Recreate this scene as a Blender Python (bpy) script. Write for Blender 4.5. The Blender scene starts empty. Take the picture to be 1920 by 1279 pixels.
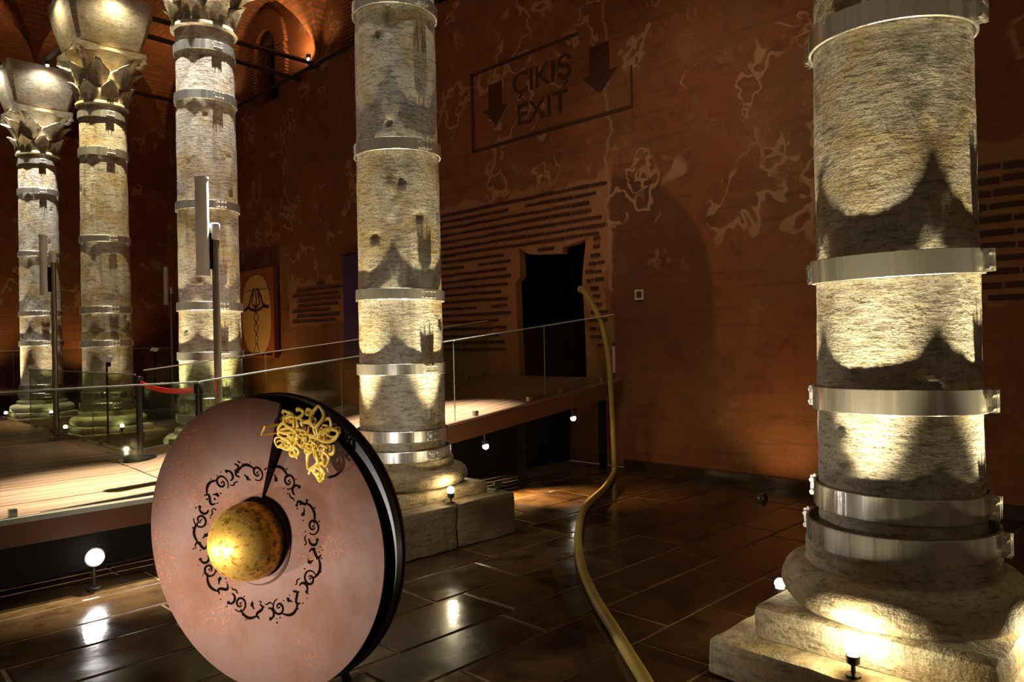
import bpy, bmesh, math, random
from mathutils import Vector, Matrix, noise
random.seed(7)
PI = math.pi
sc = bpy.context.scene
C = sc.collection

# ------------------------------------------------------------------ camera, world, exposure
CAM_H = 1.68
cam_d = bpy.data.cameras.new('camera')
cam_d.sensor_width = 36.0
cam_d.lens = 1400 / 1920 * 36
cam_d.clip_start = 0.05
cam = bpy.data.objects.new('camera', cam_d)
C.objects.link(cam)
cam.matrix_world = Matrix.Rotation(-PI / 4, 4, 'Z') @ Matrix.Translation((0, 0, CAM_H)) @ Matrix.Rotation(PI / 2, 4, 'X') @ Matrix.Rotation(math.radians(-1.15), 4, 'Z')
sc.camera = cam
w = bpy.data.worlds.new('World')
sc.world = w
w.use_nodes = True
w.node_tree.nodes['Background'].inputs[0].default_value = (1.0, 0.72, 0.45, 1)
w.node_tree.nodes['Background'].inputs[1].default_value = 0.07
sc.cycles.max_bounces = 5
sc.cycles.diffuse_bounces = 2
sc.cycles.use_adaptive_sampling = True
sc.cycles.adaptive_threshold = 0.05
sc.cycles.glossy_bounces = 3
sc.cycles.transparent_max_bounces = 24
vs = sc.view_settings
vs.view_transform = 'Standard'
vs.look = 'None'
vs.exposure = 0.0
vs.gamma = 1.0
vs.use_curve_mapping = False

WARM = (1.0, 0.85, 0.52)
AMBER = (1.0, 0.62, 0.26)
COOL = (1.0, 0.95, 0.86)
UP_W = 880.0        # column uplights
TOP_W = 1500.0      # lamps on the tie rods

# the hall's grid: v runs towards the wall with the doorway, u along it; the camera stands at (0, 0)
S2 = math.sqrt(0.5)
def G(v, u, z=0.0):
    return Vector((v, u, z))
GROT = 0.0
CAMROT = -PI / 4      # turns camera-facing coordinates (x right, y away) into the hall's grid
ROW = 4.22
WALL = 8.5
COLS = [1.37, 5.69, 9.93, 14.2, 18.6]
END = 22.95
DECK = 0.48
FLOOR = -0.12
NEAR, FAR = 6.30, 9.0
def deck_z(v):
    return DECK + 0.11 * max(0.0, v - 2.6)

# ------------------------------------------------------------------ mesh helpers
class MB:
    def __init__(s):
        s.v, s.f, s.uv = [], [], {}
    def add(s, vs_, fs_):
        o = len(s.v)
        s.v += [tuple(p) for p in vs_]
        s.f += [tuple(i + o for i in f) for f in fs_]
    def box(s, c, d, m=None):
        x, y, z = d[0] / 2, d[1] / 2, d[2] / 2
        P = [Vector(p) for p in ((-x,-y,-z),(x,-y,-z),(x,y,-z),(-x,y,-z),(-x,-y,z),(x,-y,z),(x,y,z),(-x,y,z))]
        if m is not None: P = [m @ p for p in P]
        s.add([p + Vector(c) for p in P], BOXF)
        return s
    def box2(s, a, b):
        return s.box([(a[i] + b[i]) / 2 for i in range(3)], [abs(b[i] - a[i]) for i in range(3)])
    def lathe(s, prof, n=48, c=(0, 0, 0), fn=None, caps=True):
        o = len(s.v)
        for j, (r, z) in enumerate(prof):
            for i in range(n):
                a = 2 * PI * i / n
                rr = r + (fn(a, z, r) if fn else 0)
                s.v.append((c[0] + rr * math.cos(a), c[1] + rr * math.sin(a), c[2] + z))
        for j in range(len(prof) - 1):
            for i in range(n):
                k = (i + 1) % n
                s.f.append((o + j*n + i, o + j*n + k, o + (j+1)*n + k, o + (j+1)*n + i))
        if caps:
            s.f.append(tuple(o + i for i in reversed(range(n))))
            e = o + (len(prof) - 1) * n
            s.f.append(tuple(e + i for i in range(n)))
        return s
    def tube(s, pts, r, n=8, flat=1.0, up=None, caps=True):
        pts = [Vector(p) for p in pts]
        o = len(s.v)
        N = len(pts)
        prev = None
        for i, p in enumerate(pts):
            t = (pts[min(i + 1, N - 1)] - pts[max(i - 1, 0)]).normalized()
            if up is not None: b = Vector(up)
            elif prev is None: b = Vector((0, 0, 1)) if abs(t.z) < 0.9 else Vector((1, 0, 0))
            else: b = prev
            x = t.cross(b)
            if x.length < 1e-6: x = t.orthogonal()
            x.normalize(); y = x.cross(t).normalized(); prev = y
            rr = r[i] if isinstance(r, (list, tuple)) else r
            for k in range(n):
                a = 2 * PI * k / n
                s.v.append(tuple(p + x * math.cos(a) * rr + y * math.sin(a) * rr * flat))
        for i in range(N - 1):
            for k in range(n):
                l = (k + 1) % n
                s.f.append((o + i*n + k, o + i*n + l, o + (i+1)*n + l, o + (i+1)*n + k))
        if caps:
            s.f.append(tuple(o + k for k in reversed(range(n))))
            s.f.append(tuple(o + (N-1)*n + k for k in range(n)))
        return s
    def prism(s, poly, fn, d0, d1):
        """extrude polygon poly [(a,b)] between depths; fn(a,b,d) -> 3D point"""
        n = len(poly)
        o = len(s.v)
        for d in (d0, d1):
            s.v += [tuple(fn(a, b, d)) for a, b in poly]
        s.f.append(tuple(o + i for i in range(n)))
        s.f.append(tuple(o + n + i for i in reversed(range(n))))
        for i in range(n):
            k = (i + 1) % n
            s.f.append((o + i, o + n + i, o + n + k, o + k))
        return s
    def sphere(s, c, r, nu=16, nv=10, z0=-1.0):
        prof = []
        a0 = math.asin(max(-1, z0))
        for j in range(nv + 1):
            a = a0 + (PI / 2 - a0) * j / nv
            prof.append((max(1e-4, r * math.cos(a)), r * math.sin(a)))
        return s.lathe(prof, nu, c)
    def mesh(s, name):
        me = bpy.data.meshes.new(name)
        me.from_pydata(s.v, [], s.f)
        return me
    def build(s, name, m, parent=None, smooth=False, fix=True):
        me = s.mesh(name)
        if fix:
            bm = bmesh.new(); bm.from_mesh(me)
            bmesh.ops.recalc_face_normals(bm, faces=bm.faces)
            bm.to_mesh(me); bm.free()
        return link(name, me, m, parent, smooth)
BOXF = [(0,3,2,1),(4,5,6,7),(0,1,5,4),(1,2,6,5),(2,3,7,6),(3,0,4,7)]

def link(name, me, m, parent=None, smooth=False):
    if m is not None:
        me.materials.clear(); me.materials.append(M[m] if isinstance(m, str) else m)
    if smooth:
        me.polygons.foreach_set('use_smooth', [True] * len(me.polygons))
        try: me.set_sharp_from_angle(angle=math.radians(42))
        except Exception: pass
    o = bpy.data.objects.new(name, me)
    C.objects.link(o)
    if parent: o.parent = parent
    return o
def tag(o, label=None, cat=None, group=None, kind=None):
    if label: o['label'] = label
    if cat: o['category'] = cat
    if group: o['group'] = group
    if kind: o['kind'] = kind
    return o
def root(name, v, u, z, label, cat, group=None, rot=GROT):
    o = bpy.data.objects.new(name, None)
    C.objects.link(o)
    o.empty_display_size = 0.1
    o.location = G(v, u, z)
    o.rotation_euler = (0, 0, rot)
    return tag(o, label, cat, group)
def struct(name, mb, m, smooth=False, fix=True):
    o = mb.build(name, m, None, smooth, fix)
    o.rotation_euler = (0, 0, GROT)
    return tag(o, kind='structure')
def copy_child(o, parent):
    c = o.copy(); C.objects.link(c); c.parent = parent
    return c

# ------------------------------------------------------------------ materials
M = {}
class NT:
    def __init__(s, name):
        s.m = bpy.data.materials.new(name); s.m.use_nodes = True
        s.t = s.m.node_tree; s.t.nodes.clear()
        s.out = s.t.nodes.new('ShaderNodeOutputMaterial')
        M[name] = s.m
    def n(s, ty, **k):
        nd = s.t.nodes.new(ty)
        for a, b in k.items(): setattr(nd, a, b)
        return nd
    def set(s, sock, val):
        if isinstance(val, bpy.types.NodeSocket): s.t.links.new(val, sock)
        elif isinstance(val, (tuple, list)) and len(val) == 3 and sock.type == 'RGBA': sock.default_value = (*val, 1)
        else: sock.default_value = val
    def math(s, op, a, b=0.0, c=None, clamp=False):
        nd = s.n('ShaderNodeMath', operation=op, use_clamp=clamp)
        s.set(nd.inputs[0], a); s.set(nd.inputs[1], b)
        if c is not None: s.set(nd.inputs[2], c)
        return nd.outputs[0]
    def co(s, kind='Object'):
        return s.n('ShaderNodeTexCoord').outputs[kind]
    def rnd(s):
        return s.n('ShaderNodeObjectInfo').outputs['Random']
    def map(s, co, scale=(1, 1, 1), loc=None):
        nd = s.n('ShaderNodeVectorMath', operation='MULTIPLY')
        s.set(nd.inputs[0], co); nd.inputs[1].default_value = scale
        r = nd.outputs[0]
        if loc is not None:
            a = s.n('ShaderNodeVectorMath', operation='ADD')
            s.set(a.inputs[0], r); s.set(a.inputs[1], loc); r = a.outputs[0]
        return r
    def noise(s, co, scale=5.0, detail=4.0, rough=0.55, dist=0.0):
        nd = s.n('ShaderNodeTexNoise')
        s.set(nd.inputs['Vector'], co)
        nd.inputs['Scale'].default_value = scale; nd.inputs['Detail'].default_value = detail
        nd.inputs['Roughness'].default_value = rough; nd.inputs['Distortion'].default_value = dist
        return nd.outputs['Fac']
    def ramp(s, f, lo, hi, a=0.0, b=1.0):
        nd = s.n('ShaderNodeMapRange'); nd.interpolation_type = 'SMOOTHSTEP'
        s.set(nd.inputs[0], f); nd.inputs[1].default_value = lo; nd.inputs[2].default_value = hi
        nd.inputs[3].default_value = a; nd.inputs[4].default_value = b
        return nd.outputs[0]
    def mix(s, f, a, b, blend='MIX'):
        nd = s.n('ShaderNodeMix', data_type='RGBA', blend_type=blend)
        s.set(nd.inputs[0], f); s.set(nd.inputs[6], a); s.set(nd.inputs[7], b)
        return nd.outputs[2]
    def bump(s, h, strength=0.3, dist=0.02):
        nd = s.n('ShaderNodeBump')
        s.set(nd.inputs['Height'], h); nd.inputs['Strength'].default_value = strength; nd.inputs['Distance'].default_value = dist
        return nd.outputs[0]
    def bsdf(s, col, rough=0.6, metal=0.0, bump=None, **k):
        nd = s.n('ShaderNodeBsdfPrincipled')
        s.set(nd.inputs['Base Color'], col); s.set(nd.inputs['Roughness'], rough); s.set(nd.inputs['Metallic'], metal)
        if bump is not None: s.set(nd.inputs['Normal'], bump)
        for a, b in k.items(): s.set(nd.inputs[a.replace('_', ' ')], b)
        s.t.links.new(nd.outputs[0], s.out.inputs[0])
        return nd

def plain(name, col, rough=0.6, metal=0.0, var=0.12, **k):
    t = NT(name)
    nz = t.noise(t.co(), 9.0, 3)
    c = t.mix(nz, tuple(x * (1 - var) for x in col), tuple(min(1, x * (1 + var)) for x in col))
    t.bsdf(c, rough, metal, **k)
def glow(name, col, strength):
    t = NT(name)
    e = t.n('ShaderNodeEmission'); e.inputs[0].default_value = (*col, 1); e.inputs[1].default_value = strength
    t.t.links.new(e.outputs[0], t.out.inputs[0])
    t.m.cycles.emission_sampling = 'NONE'

def stone(name, pale, ochre, dark, bump=0.5):
    t = NT(name)
    r = t.n('ShaderNodeVectorMath', operation='SCALE')
    r.inputs[0].default_value = (17, 31, 23); t.set(r.inputs[3], t.rnd())
    co = t.map(t.co(), (1, 1, 1), r.outputs[0])
    patch = t.ramp(t.noise(co, 2.2, 5, 0.6, 0.4), 0.42, 0.66)
    c = t.mix(patch, pale, ochre)
    grey = t.ramp(t.noise(t.map(co, (1, 1, 1.3)), 5.0, 6, 0.7), 0.50, 0.72)
    c = t.mix(grey, c, tuple(x * 0.55 for x in pale))
    streak = t.ramp(t.noise(t.map(co, (7, 7, 0.45)), 1.0, 5, 0.65), 0.52, 0.74, 0, 0.6)
    c = t.mix(streak, c, dark)
    tool = t.noise(t.map(co, (9, 9, 42)), 1.0, 5, 0.7)
    c = t.mix(t.ramp(tool, 0.48, 0.66, 0, 0.70), c, dark)
    spk = t.noise(co, 60.0, 3, 0.7)
    c = t.mix(t.ramp(spk, 0.52, 0.68, 0, 0.6), c, dark)
    h = t.math('ADD', t.math('MULTIPLY', tool, 0.8), t.math('ADD', t.math('MULTIPLY', spk, 0.35), t.noise(co, 16, 5, 0.65)))
    t.bsdf(c, 0.78, 0, t.bump(h, bump, 0.02))
stone('marble', (0.62, 0.57, 0.47), (0.50, 0.37, 0.18), (0.13, 0.10, 0.06), 0.5)
stone('base_stone', (0.56, 0.49, 0.35), (0.46, 0.33, 0.16), (0.16, 0.11, 0.05), 0.6)
stone('dim_base_stone', (0.34, 0.26, 0.13), (0.29, 0.19, 0.07), (0.09, 0.06, 0.025), 0.6)  # base stone darkened: weaker light on the middle base put into colour
stone('shaded_stone', (0.20, 0.145, 0.075), (0.15, 0.095, 0.04), (0.06, 0.035, 0.015), 0.6)  # darker stone copy: shade on the farther plinth blocks put into colour
stone('capital_stone', (0.58, 0.53, 0.42), (0.47, 0.36, 0.19), (0.20, 0.15, 0.08), 0.4)

def box_mask(t, u, z, nz, u0, u1, z0, z1):
    a = t.math('MINIMUM', t.math('SUBTRACT', u, u0), t.math('SUBTRACT', u1, u))
    b = t.math('MINIMUM', t.math('SUBTRACT', z, z0), t.math('SUBTRACT', z1, z))
    d = t.math('ADD', t.math('MINIMUM', a, b), nz)
    return t.ramp(d, -0.03, 0.03)
BRICK_ZONES = [(6.52, 10.75, 0.9, 4.05), (1.0, 2.35, 1.95, 3.5), (13.3, 15.7, 2.15, 3.1)]
def wall_mat():
    t = NT('old_wall')
    co = t.co()
    sep = t.n('ShaderNodeSeparateXYZ'); t.set(sep.inputs[0], co)
    v, u, z = sep.outputs
    big = t.noise(co, 0.7, 5, 0.6, 0.3)
    mid = t.noise(co, 3.2, 6, 0.65, 0.2)
    fine = t.noise(co, 38, 4, 0.7)
    c = t.mix(t.ramp(big, 0.35, 0.68), (0.25, 0.076, 0.020), (0.20, 0.084, 0.026))
    c = t.mix(t.ramp(mid, 0.46, 0.70, 0, 0.75), c, (0.115, 0.027, 0.008))
    c = t.mix(t.ramp(t.noise(co, 1.6, 7, 0.7), 0.50, 0.70, 0, 0.75), c, (0.33, 0.145, 0.056))
    c = t.mix(t.ramp(fine, 0.50, 0.74, 0, 0.6), c, (0.070, 0.019, 0.007))
    # faint courses showing through the plaster
    st = t.noise(t.map(co, (0.6, 0.6, 11)), 1.0, 4, 0.6)
    c = t.mix(t.ramp(st, 0.54, 0.66, 0, 0.35), c, (0.09, 0.025, 0.008))
    # exposed brickwork: mortar colour between the built bricks
    wob = t.math('MULTIPLY', t.math('SUBTRACT', t.noise(co, 1.7, 4), 0.5), 0.7)
    bm_ = None
    for zn in BRICK_ZONES:
        k = box_mask(t, u, z, wob, *zn)
        bm_ = k if bm_ is None else t.math('MAXIMUM', bm_, k)
    mort = t.mix(t.noise(co, 6, 5, 0.7), (0.25, 0.10, 0.038), (0.40, 0.19, 0.076))
    c = t.mix(bm_, c, mort)
    # arch-shaped darker patch right of the doorway
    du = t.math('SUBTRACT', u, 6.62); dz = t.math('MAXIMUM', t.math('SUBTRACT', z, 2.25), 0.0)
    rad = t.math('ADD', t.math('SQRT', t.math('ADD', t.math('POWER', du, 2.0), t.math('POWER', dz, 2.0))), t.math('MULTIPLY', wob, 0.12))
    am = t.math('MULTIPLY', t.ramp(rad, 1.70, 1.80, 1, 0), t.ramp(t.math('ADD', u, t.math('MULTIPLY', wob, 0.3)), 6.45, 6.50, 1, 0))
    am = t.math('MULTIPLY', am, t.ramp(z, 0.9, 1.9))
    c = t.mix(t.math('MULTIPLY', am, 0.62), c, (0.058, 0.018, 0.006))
    # pale wandering lime lines where old plaster has broken away
    wz = t.noise(t.map(co, (1, 1, 1), (3.1, 7.7, 1.3)), 1.15, 3, 0.55, 0.25)
    ln = t.ramp(t.math('ABSOLUTE', t.math('SUBTRACT', wz, 0.56)), 0.008, 0.024, 1, 0)
    wz2 = t.noise(t.map(co, (1, 1, 1), (9.4, 2.2, 5.1)), 2.0, 3, 0.5, 0.2)
    ln2 = t.ramp(t.math('ABSOLUTE', t.math('SUBTRACT', wz2, 0.62)), 0.010, 0.022, 1, 0)
    ln = t.math('MAXIMUM', ln, ln2)
    gate = t.math('MULTIPLY', t.ramp(z, 2.4, 3.2), t.ramp(t.noise(co, 1.1, 2), 0.47, 0.55))
    gate = t.math('MULTIPLY', gate, t.math('SUBTRACT', 1.0, bm_))
    c = t.mix(t.math('MULTIPLY', t.math('MULTIPLY', ln, gate), 0.8), c, (0.42, 0.23, 0.12))
    # long crack at the edge of the brickwork
    ck = t.math('ABSOLUTE', t.math('SUBTRACT', t.math('ADD', u, t.math('MULTIPLY', t.math('SUBTRACT', t.noise(t.map(co, (0, 0, 1)), 1.8, 4), 0.5), 0.6)), 6.50))
    ckm = t.math('MULTIPLY', t.ramp(ck, 0.015, 0.035, 1, 0), t.math('MULTIPLY', t.ramp(z, 2.3, 2.4), t.ramp(z, 6.4, 6.6, 1, 0)))
    c = t.mix(t.math('MULTIPLY', ckm, 0.6), c, (0.38, 0.21, 0.11))
    h = t.math('ADD', t.math('MULTIPLY', mid, 1.0), t.math('ADD', t.math('MULTIPLY', fine, 0.35), t.math('MULTIPLY', st, 0.4)))
    t.bsdf(c, 0.85, 0, t.bump(h, 0.55, 0.035))
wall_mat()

def brick_mat():
    t = NT('thin_brick')
    k = t.noise(t.co('Object'), 4.0, 4)
    c = t.mix(t.rnd(), (0.055, 0.013, 0.005), (0.10, 0.027, 0.009))
    c = t.mix(t.math('MULTIPLY', k, 0.5), c, (0.03, 0.008, 0.004))
    t.bsdf(c, 0.85, 0, t.bump(t.noise(t.co('Object'), 18, 4), 0.4, 0.01))
brick_mat()
def vault_mat():
    t = NT('vault_brick')
    uv = t.co('UV')
    b = t.n('ShaderNodeTexBrick'); t.set(b.inputs['Vector'], uv)
    b.inputs['Color1'].default_value = (0.40, 0.13, 0.045, 1); b.inputs['Color2'].default_value = (0.27, 0.075, 0.025, 1)
    b.inputs['Mortar'].default_value = (0.20, 0.085, 0.035, 1)
    b.inputs['Scale'].default_value = 1.0; b.inputs['Mortar Size'].default_value = 0.022
    b.inputs['Brick Width'].default_value = 0.36; b.inputs['Row Height'].default_value = 0.11
    c = t.mix(t.ramp(t.noise(t.co(), 1.5, 5), 0.45, 0.7, 0, 0.6), b.outputs['Color'], (0.16, 0.05, 0.02))
    t.bsdf(c, 0.85, 0, t.bump(t.math('SUBTRACT', 1.0, b.outputs['Fac']), 0.6, 0.02))
vault_mat()

def flag_mat():
    t = NT('wet_flagstone')
    co = t.co()
    nz = t.noise(co, 3.5, 6, 0.65, 0.3)
    c = t.mix(t.rnd(), (0.090, 0.052, 0.020), (0.058, 0.030, 0.011))
    c = t.mix(t.ramp(nz, 0.40, 0.68), c, (0.028, 0.013, 0.005))
    rg = t.ramp(t.noise(co, 1.2, 4), 0.35, 0.7, 0.10, 0.30)
    h = t.math('ADD', t.noise(co, 5, 4, 0.6), t.math('MULTIPLY', t.noise(co, 45, 3), 0.12))
    t.bsdf(c, rg, 0, t.bump(h, 0.10, 0.02), Specular_IOR_Level=0.32)
    t = NT('wet_grout')
    c = t.mix(t.noise(t.co(), 5, 4), (0.34, 0.21, 0.09), (0.18, 0.10, 0.04))
    t.bsdf(c, 0.35, 0, t.bump(t.noise(t.co(), 30, 3), 0.3, 0.01))
flag_mat()
def plank_mat():
    t = NT('deck_plank')
    co = t.map(t.co(), (0.7, 14, 14))
    g = t.noise(co, 1.5, 6, 0.7, 0.3)
    c = t.mix(t.rnd(), (0.34, 0.185, 0.135), (0.25, 0.130, 0.092))
    c = t.mix(t.ramp(g, 0.42, 0.68), c, (0.15, 0.072, 0.048))
    t.bsdf(c, t.ramp(g, 0.3, 0.7, 0.30, 0.50), 0, t.bump(g, 0.25, 0.004))
plank_mat()
def steel_mat():
    t = NT('polished_steel')
    co = t.co()
    g = t.noise(t.map(co, (10, 10, 0.3)), 1.0, 4, 0.65)
    t.bsdf(t.mix(t.ramp(g, 0.42, 0.62), (0.88, 0.85, 0.77), (0.62, 0.58, 0.50)), t.ramp(g, 0.35, 0.65, 0.15, 0.42), 0.85, t.bump(g, 0.35, 0.015))
steel_mat()
def copper_mat():
    t = NT('rosy_copper')
    co = t.co()
    a = t.noise(co, 2.4, 5, 0.6)
    f = t.noise(co, 75, 4, 0.75)
    c = t.mix(t.ramp(a, 0.40, 0.66), (0.094, 0.053, 0.040), (0.098, 0.042, 0.023))
    k = t.math('MULTIPLY', t.ramp(f, 0.50, 0.66), t.ramp(t.noise(co, 3.3, 4), 0.48, 0.64))
    c = t.mix(t.math('MULTIPLY', k, 0.9), c, (0.20, 0.065, 0.025))
    c = t.mix(t.ramp(t.noise(co, 5.0, 5), 0.55, 0.8, 0, 0.5), c, (0.052, 0.030, 0.024))
    t.bsdf(c, t.ramp(a, 0.3, 0.7, 0.55, 0.68), 0.25, t.bump(f, 0.06, 0.003), Specular_IOR_Level=0.12)
    t = NT('gold_leaf')
    co = t.co()
    f = t.noise(co, 34, 5, 0.75); b = t.noise(co, 9, 4)
    c = t.mix(t.ramp(f, 0.44, 0.62), (0.86, 0.52, 0.09), (0.20, 0.10, 0.012))
    c = t.mix(t.ramp(b, 0.45, 0.7, 0, 0.35), c, (0.90, 0.58, 0.12))
    t.bsdf(c, t.ramp(f, 0.4, 0.6, 0.40, 0.56), 0.85, t.bump(f, 0.3, 0.004))
copper_mat()
plain('arch_brick', (0.27, 0.085, 0.03), 0.85)
plain('gold_scroll', (1.0, 0.64, 0.09), 0.42, 0.0)
plain('black_metal', (0.010, 0.009, 0.009), 0.38, 0.3)
plain('black_cloth', (0.002, 0.002, 0.002), 1.0, Specular_IOR_Level=0.0)
plain('black_void', (0.004, 0.003, 0.003), 0.95)
plain('dark_iron', (0.045, 0.032, 0.022), 0.45, 0.6)
plain('brushed_pole', (0.42, 0.37, 0.30), 0.34, 0.9)
plain('silver_paint', (0.95, 0.94, 0.92), 0.35, 0.1)
plain('lamp_housing', (0.09, 0.085, 0.075), 0.35, 0.8)
plain('fascia_wood', (0.15, 0.060, 0.028), 0.5)
plain('nosing_metal', (0.66, 0.65, 0.62), 0.4, 0.5)
plain('hose_yellow', (0.34, 0.235, 0.05), 0.55, 0, 0.35)
plain('red_belt', (0.60, 0.006, 0.010), 0.85)
plain('sign_dark', (0.065, 0.021, 0.007), 0.9)
plain('frame_wood', (0.33, 0.090, 0.030), 0.5)
plain('poster_oval', (0.62, 0.36, 0.11), 0.75)
plain('poster_ink', (0.045, 0.020, 0.018), 0.8)
plain('purple_cloth', (0.060, 0.030, 0.14), 0.9)
plain('pale_plastic', (0.55, 0.42, 0.33), 0.6)
plain('lilac_paper', (0.50, 0.36, 0.48), 0.7)
plain('white_card', (0.85, 0.85, 0.83), 0.5)
plain('joint_glass', (0.16, 0.19, 0.13), 0.3)
plain('edge_glass', (0.74, 0.78, 0.70), 0.15, 0.0)
plain('cut_dark', (0.004, 0.002, 0.0015), 1.0, Specular_IOR_Level=0.0)
glow('bulb_warm', (1.0, 0.93, 0.72), 25)
glow('bulb_cool', (1.0, 0.97, 0.92), 40)
def glass_mat():
    t = NT('clear_glass')
    tr = t.n('ShaderNodeBsdfTransparent'); tr.inputs[0].default_value = (0.87, 0.92, 0.80, 1)
    gl = t.n('ShaderNodeBsdfGlossy'); gl.inputs[1].default_value = 0.03
    lw = t.n('ShaderNodeLayerWeight'); lw.inputs[0].default_value = 0.5
    fr = t.n('ShaderNodeMath', operation='MULTIPLY_ADD'); t.set(fr.inputs[0], t.math('POWER', lw.outputs['Facing'], 4.0)); fr.inputs[1].default_value = 0.6; fr.inputs[2].default_value = 0.03
    mx = t.n('ShaderNodeMixShader')
    t.t.links.new(fr.outputs[0], mx.inputs[0]); t.t.links.new(tr.outputs[0], mx.inputs[1]); t.t.links.new(gl.outputs[0], mx.inputs[2])
    t.t.links.new(mx.outputs[0], t.out.inputs[0])
glass_mat()

# ------------------------------------------------------------------ lights helper
def spot(name, parent, loc, target, watts, color, deg, blend=0.4, size=0.03):
    d = bpy.data.lights.new(name, 'SPOT')
    d.energy = watts; d.color = color; d.spot_size = math.radians(deg); d.spot_blend = blend; d.shadow_soft_size = size
    o = bpy.data.objects.new(name, d); C.objects.link(o)
    o.parent = parent
    o.location = loc
    dv = Vector(target) - Vector(loc)
    o.rotation_euler = dv.to_track_quat('-Z', 'Y').to_euler()
    return o

# ------------------------------------------------------------------ the setting
# floor
fl = struct('floor', MB().box2((-8, -6, -0.3), (WALL, END, -0.0075)), 'wet_grout'); fl.location.z = FLOOR
fm = {}
rf = random.Random(3)
uu = -0.6
while uu < 6.75:
    cw = rf.choice((0.42, 0.5, 0.58))
    vv = -0.9 - rf.random() * 0.8
    while vv < WALL - 0.05:
        ln = rf.choice((0.8, 0.95, 1.1, 1.3))
        a, b = vv, min(vv + ln, WALL - 0.02)
        if b > -0.6 and b - a > 0.1:
            g = 0.008
            h = rf.uniform(-0.002, 0.0)
            x0, x1, y0, y1 = a + g, b - g, uu + g, uu + cw - g
            e = 0.010
            mb = MB(); jj = [rf.uniform(-.006, .006) for _ in range(8)]
            B0 = [(x0 + jj[0], y0 + jj[1]), (x1 + jj[2], y0 + jj[3]), (x1 + jj[4], y1 + jj[5]), (x0 + jj[6], y1 + jj[7])]
            cx, cy = (x0 + x1) / 2, (y0 + y1) / 2
            T0 = [(px + (e if px < cx else -e), py + (e if py < cy else -e)) for px, py in B0]
            mb.add([(p[0], p[1], -0.03) for p in B0] + [(p[0], p[1], h - 0.004) for p in B0] + [(p[0], p[1], h) for p in T0],
                   [(0,1,5,4),(1,2,6,5),(2,3,7,6),(3,0,4,7),(4,5,9,8),(5,6,10,9),(6,7,11,10),(7,4,8,11),(8,9,10,11)])
            mb.build('flagstone', 'wet_flagstone', fl, fix=False)
        vv += ln
    uu += cw

# wall with doorway and lunette windows
def wall_with_holes(name, x, outer, holes, depth, axis='v'):
    bm = bmesh.new()
    P = (lambda a, b: (x, a, b)) if axis == 'v' else (lambda a, b: (a, x, b))
    edges = []
    for loop in [outer] + holes:
        vs_ = [bm.verts.new(P(a, b)) for a, b in loop]
        for i in range(len(vs_)):
            edges.append(bm.edges.new((vs_[i], vs_[(i + 1) % len(vs_)])))
    bmesh.ops.triangle_fill(bm, use_beauty=True, edges=edges, normal=(-1, 0, 0) if axis == 'v' else (0, -1, 0))
    off = Vector((depth, 0, 0)) if axis == 'v' else Vector((0, depth, 0))
    for loop in holes:
        n = len(loop)
        A = [bm.verts.new(P(a, b)) for a, b in loop]
        B = [bm.verts.new(Vector(P(a, b)) + off) for a, b in loop]
        for i in range(n):
            k = (i + 1) % n
            bm.faces.new((A[i], A[k], B[k], B[i]))
        bm.faces.new(B)
    me = bpy.data.meshes.new(name)
    bm.to_mesh(me); bm.free()
    o = link(name, me, 'old_wall')
    o.rotation_euler = (0, 0, GROT)
    return tag(o, kind='structure')
DOOR = [(6.96, 0.9), (8.33, 0.9), (8.40, 2.60), (8.29, 2.70), (8.30, 3.16), (8.10, 3.04), (7.40, 2.98), (7.38, 3.08), (6.93, 3.15), (7.02, 2.55), (6.98, 1.9)]
WIN = []
BAYU = [(COLS[i] + (COLS + [END])[i + 1]) / 2 for i in range(5)]
def arch_loop(c, hw, z0, zs, n=14):
    L = [(c - hw, z0), (c + hw, z0)]
    for i in range(n + 1):
        a = PI * i / n
        L.append((c + hw * math.cos(a), zs + hw * math.sin(a)))
    return L
holes = [DOOR]
for c in BAYU[2:]:
    holes.append(arch_loop(c + 0.1, 0.52, 7.45, 8.6))
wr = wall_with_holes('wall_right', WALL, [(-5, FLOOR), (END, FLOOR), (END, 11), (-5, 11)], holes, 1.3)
for wi, c in enumerate(BAYU[2:]):
    struct('window_dark_%d' % (wi + 1), MB().prism(arch_loop(c + 0.1, 0.515, 7.46, 8.6), lambda a, b, d: (d, a, b), WALL + 0.35, WALL + 0.40), 'black_void')  # black sheet in each window hole, its deep shade put into colour
we = wall_with_holes('wall_end', END, [(-8, FLOOR), (WALL, FLOOR), (WALL, 11), (-8, 11)], [arch_loop((ROW + WALL) / 2, 0.5, 7.5, 8.6), arch_loop(2.1, 0.5, 7.5, 8.6)], 1.2, 'u')
# dark footing at the wall's base
tb = MB().box2((WALL - 0.10, -4, FLOOR), (WALL, 6.25, 0.0)); struct('baseboard_right', tb, 'wet_flagstone')

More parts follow.
